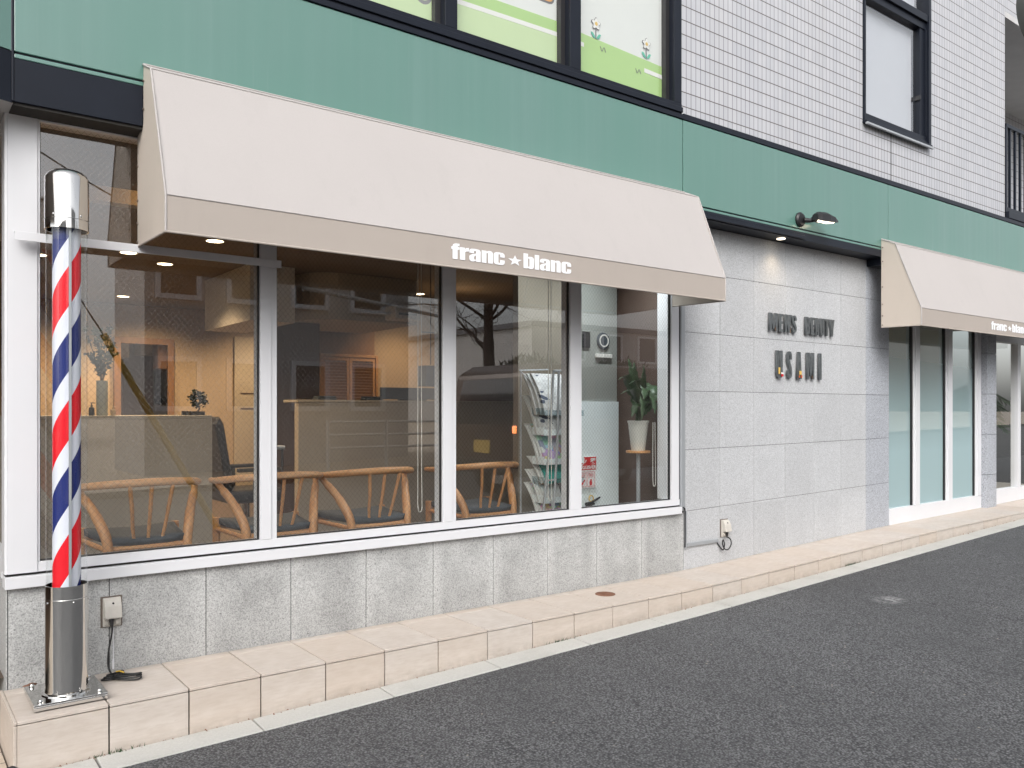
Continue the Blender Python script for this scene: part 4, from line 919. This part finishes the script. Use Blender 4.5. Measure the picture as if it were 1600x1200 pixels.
# ---------------------------------------------------------------- magazine rack
RX0, RX1 = 3.40, 3.76
t = thing('magazine_rack', 'tall grey tubular magazine rack by the fourth pane', 'magazine rack', (3.58, .30, .03))
b = MB()
for xb_, xt in ((-.25, -.10), (-.165, -.055)):
    b.tube([(xb_, -.15, 0), (xb_+.01, -.17, .42), ((xb_+xt)/2+.01, -.15, .9), (xt, -.11, 1.36)], .0078, 8)
b.tube([(-.20, -.16, .66), (-.12, -.16, .66)], .006, 8); b.tube([(-.20, -.155, .66), (-.10, -.17, .30), (-.09, -.17, 0)], .0055, 8)
b.tube([(-.10, -.11, 1.36), (.06, -.05, 1.37)], .0078, 8); b.tube([(-.20, .12, 1.37), (.02, .08, 1.38)], .005, 6); b.tube([(-.20, .12, 1.37), (-.13, .0, 1.24)], .005, 6)
b.tube([(.16, .08, 0), (.16, .08, 1.37)], .0078, 8); b.tube([(-.19, .12, 0), (-.19, .12, 1.37)], .0065, 8)
b.build('tube_frame', 'grey_metal', t)
tiers = [(1.10, 'newsprint', .29, .09), (.975, 'newsprint', .27, .08), (.785, 'cover0', .27, .06), (.655, 'teal_paper', .24, .055), (.535, 'cover2', .24, .05), (.425, 'cover3', .24, .06)]
labs = ['newspapers bundle at the very top of the magazine rack', 'newspapers bundle second from the top of the rack', 'colourful weekly magazines in the third tier of the rack', 'teal covered magazines in the fourth tier of the rack', 'dark and white magazines in the fifth tier of the rack', 'bright magazines in the lowest tier of the rack']
tilt = Matrix.Rotation(R(-24), 3, 'X')
for i, (z, mt, h, th_) in enumerate(tiers):
    b = MB(); b.box(-.17, .17, -.10, .02, z-.032, z-.028); b.box(-.17, .17, -.104, -.10, z-.032, z+.006); b.box(-.172, -.169, -.10, .02, z-.028, z+.02); b.build('tray', 'frost_panel' if i in (1, 2, 4, 5) else 'acrylic', t)
    # a bundle: pages bowed backward at the top
    def bundle(x0, x1, off, mat, name, lab, grp, hh):
        o_ = thing(name, lab, name.replace('_', ' '), (3.58, .30, z+.004), 0, grp)
        for kk in range(3):
            b = MB(); n = 7; y0 = -.085+off+kk*th_/3; vs = []
            for q in range(n):
                tt = q/(n-1); yy = y0+.06*tt+.08*tt*tt; zz = hh*tt*(1-.06*tt)
                vs += [(x0-.012*kk, yy, zz), (x1-.012*kk, yy, zz), (x0-.012*kk, yy+th_/3*.85, zz+.004), (x1-.012*kk, yy+th_/3*.85, zz+.004)]
            f = []
            for q in range(n-1):
                a = 4*q; c = a+4; f += [(a, a+1, c+1, c), (a+2, c+2, c+3, a+3), (a, c, c+2, a+2), (a+1, a+3, c+3, c+1)]
            f += [(0, 2, 3, 1), (4*n-4, 4*n-3, 4*n-1, 4*n-2)]
            b.add(vs, f, False); b.build('front_copy' if kk == 0 else 'copy', mat if kk == 0 else 'paper', o_)
    if i < 2: bundle(-.15, .15, 0, mt, 'newspaper', labs[i], 'newspapers in the rack', h)
    else:
        mats = [[mt]*1, None][0]
        if mt == 'teal_paper': bundle(-.13, .15, 0, mt, 'magazine', labs[i], 'magazines in the rack', h*.75)
        elif mt == 'cover2': bundle(-.15, .0, 0, 'paper', 'magazine', 'white magazines at the left of the fifth rack tier', 'magazines in the rack', h*.9); bundle(.005, .15, .005, 'charcoal', 'magazine', 'dark magazine at the right of the fifth rack tier', 'magazines in the rack', h*.7)
        else:
            bundle(-.15, -.005, 0, mt, 'magazine', labs[i]+', left half', 'magazines in the rack', h); bundle(.005, .15, .005, 'cover1' if i == 2 else 'cover4', 'magazine', labs[i]+', right half', 'magazines in the rack', h*.85)
b = MB(); b.box(-.16, .16, -.05, .1, .03, .38); b.build('lower_box', 'frost_panel', t, .004)

# ---------------------------------------------------------------- extinguisher sign, clip, plant
t = thing('extinguisher_sign', 'red and white fire extinguisher sign on the white panel', 'sign', (4.035, .632, .557))
b = MB(); b.box(-.04, .235, 0, .008, 0, .232); b.build('plate', 'sign_white', t)
b = MB(); b.box(-.0395, .2345, -.0012, -.0002, .135, .231); b.build('red_field', 'sign_red', t)
for k_, cx_ in (('消', .022), ('火', .112), ('器', .202)): put_mesh(text_mesh(k_, .058, .0005, .0018, 'CENTER'), 'lettering', 'sign_white', t, (cx_, -.0022, .174))
put_mesh(text_mesh('EXTINGUISHER', .034, .0004, .0010, 'RIGHT'), 'lettering', 'sign_white', t, (.232, -.0022, .143))
b = MB()
for x0, x1 in ((.072, .140), (.148, .218)):
    for (a, c, d_, e) in ((x0, x1, .012, .014), (x0, x1, .120, .122), (x0, x0+.002, .0142, .1198), (x1-.002, x1, .0142, .1198)): b.box(a, c, -.0015, -.0003, d_, e)
    for z in (.108, .098, .090, .080): b.box(x0+.01, x1-.012, -.0014, -.0003, z, z+.003)
b.rbox((.105, -.0012, .045), (.05, .001, .010), Matrix.Rotation(R(-45), 3, 'Y')); b.rbox((.095, -.0022, .035), (.02, .001, .016), Matrix.Rotation(R(-45), 3, 'Y'))
b.prism([(.170, .02), (.192, .02), (.195, .04), (.19, .055), (.172, .055), (.168, .04)], 1, -.0012, -.0003); b.box(.176, .19, -.0025, -.0014, .05, .066); b.build('pictogram', 'sign_red', t)
t = thing('wall_clip', 'black and brass clip on a cable below the fire extinguisher sign', 'clip', (4.21, .62, .45))
b = MB(); b.tube([(0, .015, .1), (0, .015, .045)], .002, 6); b.build('cable', 'paper', t)
b = MB(); b.tube([(.022*math.cos(2*PI*k/16), 0, .03+.022*math.sin(2*PI*k/16)) for k in range(16)], .004, 6, closed=True); b.build('ring', 'poster_yellow', t)
b = MB(); b.tube([(-.05, 0, -.01), (0, 0, .0), (.08, -.01, .035)], [.014, .010, .007], 8); b.tube([(-.045, 0, -.025), (.03, 0, -.01)], .009, 8); b.build('lever', 'black_plastic', t)
PX_, PY_ = 4.345, .27
t = thing('plant_stool', 'round wood-topped stool on a grey post under the plant pot', 'stool', (PX_, PY_, .03))
b = MB(); b.lathe([(0, .80), (.088, .80), (.088, .816), (0, .816)], seg=32); b.build('seat', 'oak_x', t, .002); b = MB(); b.tube([(0, 0, .01), (0, 0, .80)], .015, 12); b.build('post', 'grey_metal', t); b = MB(); b.lathe([(0, 0), (.13, 0), (.13, .01), (0, .02)], seg=24); b.build('foot', 'grey_metal', t)
t = thing('potted_plant', 'long lobed green leaves in a white pot on the round stool', 'plant', (PX_, PY_, .846))
b = MB(); b.lathe([(0, 0), (.048, 0), (.051, .01), (.073, .20), (.077, .20), (.077, .215), (.070, .215), (.067, .19), (0, .19)], seg=32); b.build('pot', 'pot_white', t)
b = MB(); b.lathe([(0, .192), (.066, .192)], seg=20); b.build('soil', 'soil', t)
def lobed(p0, path, W_, n=(0, 0, 1)):
    b = MB(); pts = smooth([p0]+path, 6); m_ = len(pts); P = [Vector(p) for p in pts]; vs = []
    for i, p in enumerate(P):
        tt = i/(m_-1); d_ = (P[min(i+1, m_-1)]-P[max(i-1, 0)]).normalized(); s = d_.cross(Vector(n)).normalized(); up = s.cross(d_)
        lob = .55+.45*abs(math.sin(i*1.35)); w_ = 0 if tt < .22 else 1.15*W_*math.sin(PI*min(1, (tt-.2)/.8)**.75)*lob
        vs += [p-s*w_+up*w_*.25, p, p+s*w_+up*w_*.25]
    b.add(vs, [(3*i+a, 3*i+3+a, 3*i+4+a, 3*i+1+a) for i in range(m_-1) for a in (0, 1)], True); b.tube(P[:m_//2], .004, 6)
    o = b.build('leaf', 'leaf', t); m__ = o.modifiers.new('thick', 'SOLIDIFY'); m__.thickness = .001
for (path, W_, nn) in (
    ([(-.03, -.05, .32), (-.12, -.07, .43), (-.27, -.09, .40)], .045, (0, .2, 1)), ([(.0, -.02, .35), (-.04, -.06, .50), (-.20, -.1, .47)], .04, (0, .3, 1)),
    ([(-.02, .0, .35), (-.05, .02, .55), (-.07, .03, .66)], .035, (0, -1, .2)), ([(.02, -.01, .36), (.05, .0, .52), (.07, .01, .62)], .035, (.2, -1, .2)),
    ([(.03, -.03, .34), (.10, -.08, .44), (.17, -.12, .30)], .045, (-.5, -.6, 1)), ([(.01, -.04, .32), (.08, -.12, .40), (.10, -.18, .25)], .045, (-.2, -1, .6)),
    ([(-.02, -.05, .30), (-.08, -.12, .36), (-.12, -.15, .22)], .04, (0, -1, .6)), ([(.01, .03, .33), (.04, .08, .45), (.0, .14, .42)], .04, (0, .3, 1)),
    ([(.0, -.05, .3), (.0, -.13, .38), (-.03, -.19, .26)], .04, (.1, -1, .8)), ([(.03, 0, .33), (.12, 0, .47), (.16, .0, .42)], .04, (0, -.4, 1)),
    ([(-.03, .0, .36), (-.13, -.02, .52), (-.24, -.04, .50)], .045, (0, .3, 1)), ([(-.02, -.03, .28), (-.10, -.08, .34), (-.17, -.1, .24)], .045, (0, -.5, 1)), ([(.02, -.04, .28), (.07, -.1, .32), (.12, -.15, .20)], .045, (-.3, -.7, 1)),
    ([(.0, .02, .38), (.01, .05, .55), (.04, .08, .64)], .04, (.1, -1, .1)), ([(-.01, -.04, .34), (-.04, -.10, .44), (-.09, -.14, .36)], .05, (0, -.8, 1)), ([(.02, .03, .30), (.09, .05, .38), (.14, .04, .34)], .045, (0, -.4, 1))):
    lobed((random.uniform(-.02, .02), random.uniform(-.02, .02), .19), path, W_, nn)
for (x, z0, z1, lab) in ((2.44, .56, 2.3, 'white looped blind cord at the right of the second pane'), (3.40, .56, 2.3, 'white looped blind cord hanging over the magazine rack'), (4.36, .60, 1.05, 'white looped blind cord right of the plant stool')):
    b = MB(); b.tube(smooth([(x-.012, .13, z1), (x-.014, .13, z0+.2), (x-.012, .13, z0+.03), (x, .13, z0), (x+.014, .13, z0+.03), (x+.012, .13, z0+.2), (x+.008, .13, z1)], 5), .0022, 6)
    tag(b.build('blind_cord', 'white_paint'), lab, 'cord', 'blind cords inside the glass')

# ---------------------------------------------------------------- downlights
DL = [(2.03, 2.45), (1.62, 3.35), (2.0, 3.72), (1.05, 3.9), (3.1, 5.3), (2.2, 6.2), (1.6, 5.6), (3.95, 4.0), (.5, 3.0)]
DL[7] = (4.75, 4.0)
DN = ['nearest the window glass', 'left of the middle pair', 'right of the middle pair', 'half hidden by the barber pole', 'farthest to the right in the first pane', 'above the framed mirror', 'deep in the room left of the mirror', 'alone above the warm wall in the second pane', 'at the far left behind the pole']
for i, ((x, y), n_) in enumerate(zip(DL, DN)):
    z = 2.42
    pass
    t = thing('downlight', 'round lit ceiling downlight, '+n_, 'ceiling light', (x, y, z), 0, 'round ceiling downlights')
    b = MB(); b.lathe([(.060, -.002), (.072, -.004), (.072, 0)], seg=24); b.build('trim_ring', 'white_paint', t)
    b = MB(); b.lathe([(0, -.003), (.062, -.003)], seg=24); b.build('bulb', 'lamp_warm', t)
    lamp('SPOT', (x, y, z-.02), 30 if i == 7 else 55, (1, .68, .38), (0, 0, 0), .04, 125, .8)
lamp('POINT', (4.9, 3.4, 2.1), 2, (1, .66, .36), size=.1)
for lx in (1.2, 2.6, 4.0): lamp('SPOT', (lx, 6.0, 2.38), 56, (1, .70, .42), (R(22), 0, 0), .05, 120, .9)  # added wash lamps without fixtures, brighten the back wall
for lx in (1.0, 2.9): lamp('SPOT', (lx, 1.5, 2.38), 22, (1, .78, .55), (R(8), 0, 0), .05, 130, .9)
lamp('SPOT', (4.9, 3.9, 2.35), 4, (1, .66, .36), (R(25), 0, 0), .05, 110, .8)
lamp('SPOT', (1.45, 1.0, 2.38), 3, (1, .62, .28), (R(70), 0, R(25)), .03, 120, .9)  # added lamp, unseen behind the awning, warms the ceiling beam
lamp('SPOT', (9, 1.4, 2.35), 60, (.95, .97, 1), (0, 0, 0), .1, 150, .8)

for (x, y, n_) in ((3.55, .22, 'over the magazine rack'), (4.15, .22, 'over the potted plant')):  # added fill lamps, unseen, to brighten the rack and white panel
    t = thing('downlight', 'added cool fill light on the ceiling, unseen behind the awning, '+n_, 'ceiling light', (x, y, 2.42), 0, 'round ceiling downlights')
    b = MB(); b.lathe([(.060, -.002), (.072, -.004), (.072, 0)], seg=24); b.build('trim_ring', 'white_paint', t)
    b = MB(); b.lathe([(0, -.003), (.062, -.003)], seg=24); b.build('bulb', 'lamp_led', t)
    lamp('SPOT', (x, y, 2.40), 34, (.9, .96, 1), (R(6), 0, 0), .05, 130, .9)
# ---------------------------------------------------------------- salon side: plant behind entrance glass
t = thing('palm_plant', 'drooping green palm leaves in a grey pot behind the entrance glass at the right edge', 'plant', (10.25, .55, .13))
b = MB(); b.lathe([(0, 0), (.14, 0), (.17, .35), (.15, .35), (.14, .30), (0, .30)], seg=24); b.build('pot', 'vase', t)
b = MB(); lf = MB()
for k in range(16):
    a = 2*PI*k/16+random.random()*.3; r_ = random.uniform(.18, .42); pts = smooth([(0, 0, .3), (r_*.3*math.cos(a), r_*.3*math.sin(a), .95+random.random()*.3), (r_*math.cos(a), r_*math.sin(a), random.uniform(.8, 1.25))], 6); b.tube(pts, .005, 5)
    for q in range(5, len(pts)):
        for s in (-1, 1): leafcard(lf, pts[q], (math.cos(a+s*.8), math.sin(a+s*.8), -.8), .22, .03)
b.build('stem', 'leaf', t); lf.build('leaf', 'leaf', t)

# ---------------------------------------------------------------- round traffic mirror whose rim cuts the top-right corner
t = thing('traffic_mirror', 'grey rim of a round street mirror cutting the top right corner', 'street mirror', (2.97, -2.97, zroad(2.9)))
b = MB(); b.lathe([(0, .05), (.12, .045), (.19, .02), (.206, -.01), (.206, -.03), (.195, -.03), (.19, -.015), (0, .0)], seg=48, axis=1); o = b.build('dish', 'mirror_back', t)
o.rotation_euler = (0, 0, R(-37+180)); o.location = (0, 0, 2.40-zroad(2.9))
b = MB(); b.tube([(2.33, -1.23, -.2), (2.33, -1.23, 3.0)], .04, 14); b.tube([(2.33, -1.23, 2.36), (.12, -.03, 2.36), (0, 0, 2.36)], .02, 8); b.build('post', 'grey_metal', t)

# ---------------------------------------------------------------- across the street (seen mirrored in the glass)
def house(x0, x1, y0, y1, h, wins, label, mat='house_white', gable=False):
    t = thing('house', label, 'house', ((x0+x1)/2, (y0+y1)/2, 0)); cx_, cy_ = (x0+x1)/2, (y0+y1)/2
    b = MB(); b.box(x0-cx_, x1-cx_, y0-cy_, y1-cy_, -.3, h); b.build('wall', mat, t)
    b = MB()
    if gable: b.prism([(y0-cy_-.3, h), (y1-cy_+.3, h), (0, h+1.6)], 0, x0-cx_-.3, x1-cx_+.3)
    else: b.box(x0-cx_-.15, x1-cx_+.15, y0-cy_-.15, y1-cy_+.15, h+.001, h+.25)
    b.build('roof', 'roof_dark', t)
    for (wx, wz, ww, wh) in wins:
        b = MB(); f = .09
        for a, c, d_, e in ((wx-f, wx, wz-f, wz+wh+f), (wx+ww, wx+ww+f, wz-f, wz+wh+f), (wx, wx+ww, wz-f, wz), (wx, wx+ww, wz+wh, wz+wh+f)): b.box(a-cx_, c-cx_, y1-cy_+.001, y1-cy_+.08, d_, e)
        o = b.build('window', 'white_metal', t); b = MB(); b.box(wx-cx_, wx+ww-cx_, y1-cy_+.001, y1-cy_+.02, wz, wz+wh); b.build('pane', 'dark_glass', o)
    return t
house(3.7, 9.0, -13.8, -11.5, 6.4, [(3.95+k*1.25, z, .62, .8) for k in range(4) for z in (1.2, 3.2, 4.9)], 'white two storey house with framed square windows across the street, mirrored in the glass')
house(-1.5, 3.0, -34, -27, 3.4, [(-.5, 1.2, 1.2, 1.0)], 'low gabled house far across the street, mirrored in the glass', gable=True)
house(-14, -3.0, -22, -12, 5.0, [(-12+k*2, 2.6, 1, 1.2) for k in range(4)], 'grey apartment block across the street to the left', 'grey_soffit')
house(24, 44, -40, -26, 5, [(26+k*2.5, z, 1.2, 1.2) for k in range(7) for z in (1.5, 3.6)], 'long pale block far down the street, mirrored in the glass')
# bare tree
t = thing('bare_tree', 'leafless street tree across the road, mirrored in the third pane', 'tree', (9.0, -8.6, zroad(9)+.1))
b = MB(); b.tube(smooth([(0, 0, 0), (.05, 0, 1.2), (0, .03, 2.4), (.03, 0, 3.2)]), [.13]*6+[.11]*6+[.09]*6+[.06], 10); tr = b.build('trunk', 'bark', t); b = MB()
def branch(p, d_, L, r, lv):
    p = Vector(p); d_ = Vector(d_).normalized(); pts = [p]; q = p
    for k in range(4): d_ = (d_+Vector((random.gauss(0, .2), random.gauss(0, .2), random.gauss(.05, .15)))).normalized(); q = q+d_*L/4; pts.append(q)
    b.tube(pts, [r, r*.85, r*.7, r*.6, r*.45], 5)
    if lv:
        for k in range(3): branch(pts[random.choice((2, 3, 4))], d_+Vector((random.gauss(0, .7), random.gauss(0, .7), random.gauss(0, .5))), L*.65, r*.5, lv-1)
for k in range(11): a = 2*PI*k/11; branch((0, 0, random.uniform(1.9, 3.2)), (math.cos(a), math.sin(a), .45), 1.4, .034, 4)
b.build('crown', 'bark', t)
# hedge
b = MB()
for k in range(9000):
    x = random.uniform(12, 24); y = random.uniform(-12.5, -11.5); z = random.random()**.7*(2.1+.3*math.sin(x*2.1)); leafcard(b, (x, y, z), (random.gauss(0, .5), random.gauss(0, .5), 1), .22, .06)
tag(b.build('hedge', 'leaf_grey'), 'dark clipped hedge across the street, mirrored in the fourth pane', 'hedge', kind='stuff')
# parked van
t = thing('parked_van', 'brown boxy van parked across the street with its rear lamps lit', 'van', (6.07, -5.4, zroad(7)))
prof = [(0, .35), (0, .95), (.12, 1.62), (.35, 1.74), (2.6, 1.74), (3.15, 1.15), (3.7, .98), (3.78, .4)]
b = MB(); b.prism(prof, 1, 0, 1.55); b.build('body', 'car_paint', t, .06)
b = MB(); b.add([(-.004, .15, .98), (-.004, 1.4, .98), (.105, 1.35, 1.55), (.105, .2, 1.55)], [(0, 1, 2, 3)]); b.build('rear_window', 'dark_glass', t)
b = MB()
for a, c in ((.3, 1.1), (1.2, 2.0), (2.1, 2.75)): b.prism([(a, 1.05), (c, 1.05), (c-.05 if c < 2.5 else 2.45, 1.55), (a+.03, 1.55)], 1, 1.551, 1.556)
b.build('side_window', 'dark_glass', t)
for y in (.10, 1.45): b = MB(); b.box(-.02, .03, y-.035, y+.035, .88, .97); b.build('rear_lamp', 'tail_light', t, .01)
b = MB(); b.box(-.06, .02, .05, 1.5, .40, .55); b.build('bumper', 'tyre', t, .02)
b = MB(); b.box(-.012, .01, .6, .95, .62, .78); b.build('number_plate', 'poster_yellow', t)
for x in (.7, 3.0):
    for y in (.1, 1.45):
        b = MB(); b.lathe([(.16, -.09), (.29, -.09), (.30, -.05), (.30, .05), (.29, .09), (.16, .09)], (x, y, .30), 24, 1); wh = b.build('wheel', 'tyre', t); b = MB(); b.lathe([(0, -.07), (.16, -.08), (.16, .08), (0, .07)], (x, y, .30), 24, 1); b.build('rim', 'steel', wh)
# guard rail
t = thing('guard_rail', 'white tubular pedestrian guard rail across the street', 'guard rail', (8, -9.0, zroad(8)+.1))
for k in range(7): b = MB(); b.tube([(-2+k*1.1, 0, 0), (-2+k*1.1, 0, .85)], .03, 8); b.build('post', 'white_metal', t)
for z in (.82, .6, .38): b = MB(); b.tube([(-2, 0, z), (4.6, 0, z)], .022, 8); b.build('rail', 'white_metal', t)
# leaning guy guard and wires
b = MB(); b.tube([(1.80, -5.2, 1.9), (2.95, -5.2, zroad(2.9)-.02)], .035, 10); gg = b.build('guy_wire_guard', 'yellow_guard'); tag(gg, 'yellow sleeve on a slanting guy wire, mirrored across the counter', 'guy wire')
b = MB(); b.tube([(1.80, -5.2, 1.9), (-2.2, -5.2, 8.4)], .008, 6); b.build('wire', 'cord', gg)
b = MB(); b.tube([(-2.6, -5.2, -.3), (-2.6, -5.2, 8.6)], [.16, .11], 14); tag(b.build('utility_pole', 'concrete'), 'grey concrete utility pole behind the viewer', 'utility pole')
for i, (a, c, lab) in enumerate((((-2.6, -5.2, 7.6), (20, -9.5, 6.2), 'upper overhead cable crossing the street, mirrored in the glass'), ((-2.6, -5.2, 7.2), (6, -13, 5.4), 'lower overhead cable running to the white house'), ((-2.6, -5.2, 6.8), (4, -12, 4.6), 'slack service cable below the others'))):
    a, c = Vector(a), Vector(c); pts = [a.lerp(c, k/12)-Vector((0, 0, .5*math.sin(PI*k/12))) for k in range(13)]; b = MB(); b.tube(pts, .012, 6); tag(b.build('overhead_cable', 'cord'), lab, 'cable', 'overhead cables')
# walking person
def person(loc, rz):
    me = bpy.data.meshes.new('person'); V = [(0, 0, .95), (0, 0, 1.15), (0, 0, 1.38), (0, 0, 1.48), (0, .01, 1.60), (0, .01, 1.68),
        (.17, 0, 1.38), (.22, .03, 1.10), (.20, .12, .88), (-.17, 0, 1.38), (-.22, -.04, 1.10), (-.20, .02, .86), (.09, 0, .90), (.10, .10, .50), (.10, .02, .09), (.10, .16, .04), (-.09, 0, .90), (-.10, -.06, .50), (-.10, -.22, .12), (-.10, -.10, .05)]
    E_ = [(0, 1), (1, 2), (2, 3), (3, 4), (4, 5), (2, 6), (6, 7), (7, 8), (2, 9), (9, 10), (10, 11), (0, 12), (12, 13), (13, 14), (14, 15), (0, 16), (16, 17), (17, 18), (18, 19)]
    rd = [.15, .14, .15, .055, .085, .075, .07, .05, .035, .07, .05, .035, .09, .065, .045, .035, .09, .065, .045, .035]
    me.from_pydata(V, E_, []); o = bpy.data.objects.new('person', me); C.objects.link(o); o.modifiers.new('skin', 'SKIN'); s = o.modifiers.new('sub', 'SUBSURF'); s.levels = s.render_levels = 2
    for i, r in enumerate(rd): me.skin_vertices[0].data[i].radius = (r, r*.8)
    me.skin_vertices[0].data[0].use_root = True; me.materials.append(M['coat']); o.location = loc; o.rotation_euler = (0, 0, rz); return o
tag(person((13.3, -15.5, .12), R(-60)), 'person in dark clothes walking across the street, mirrored in the second pane', 'person')
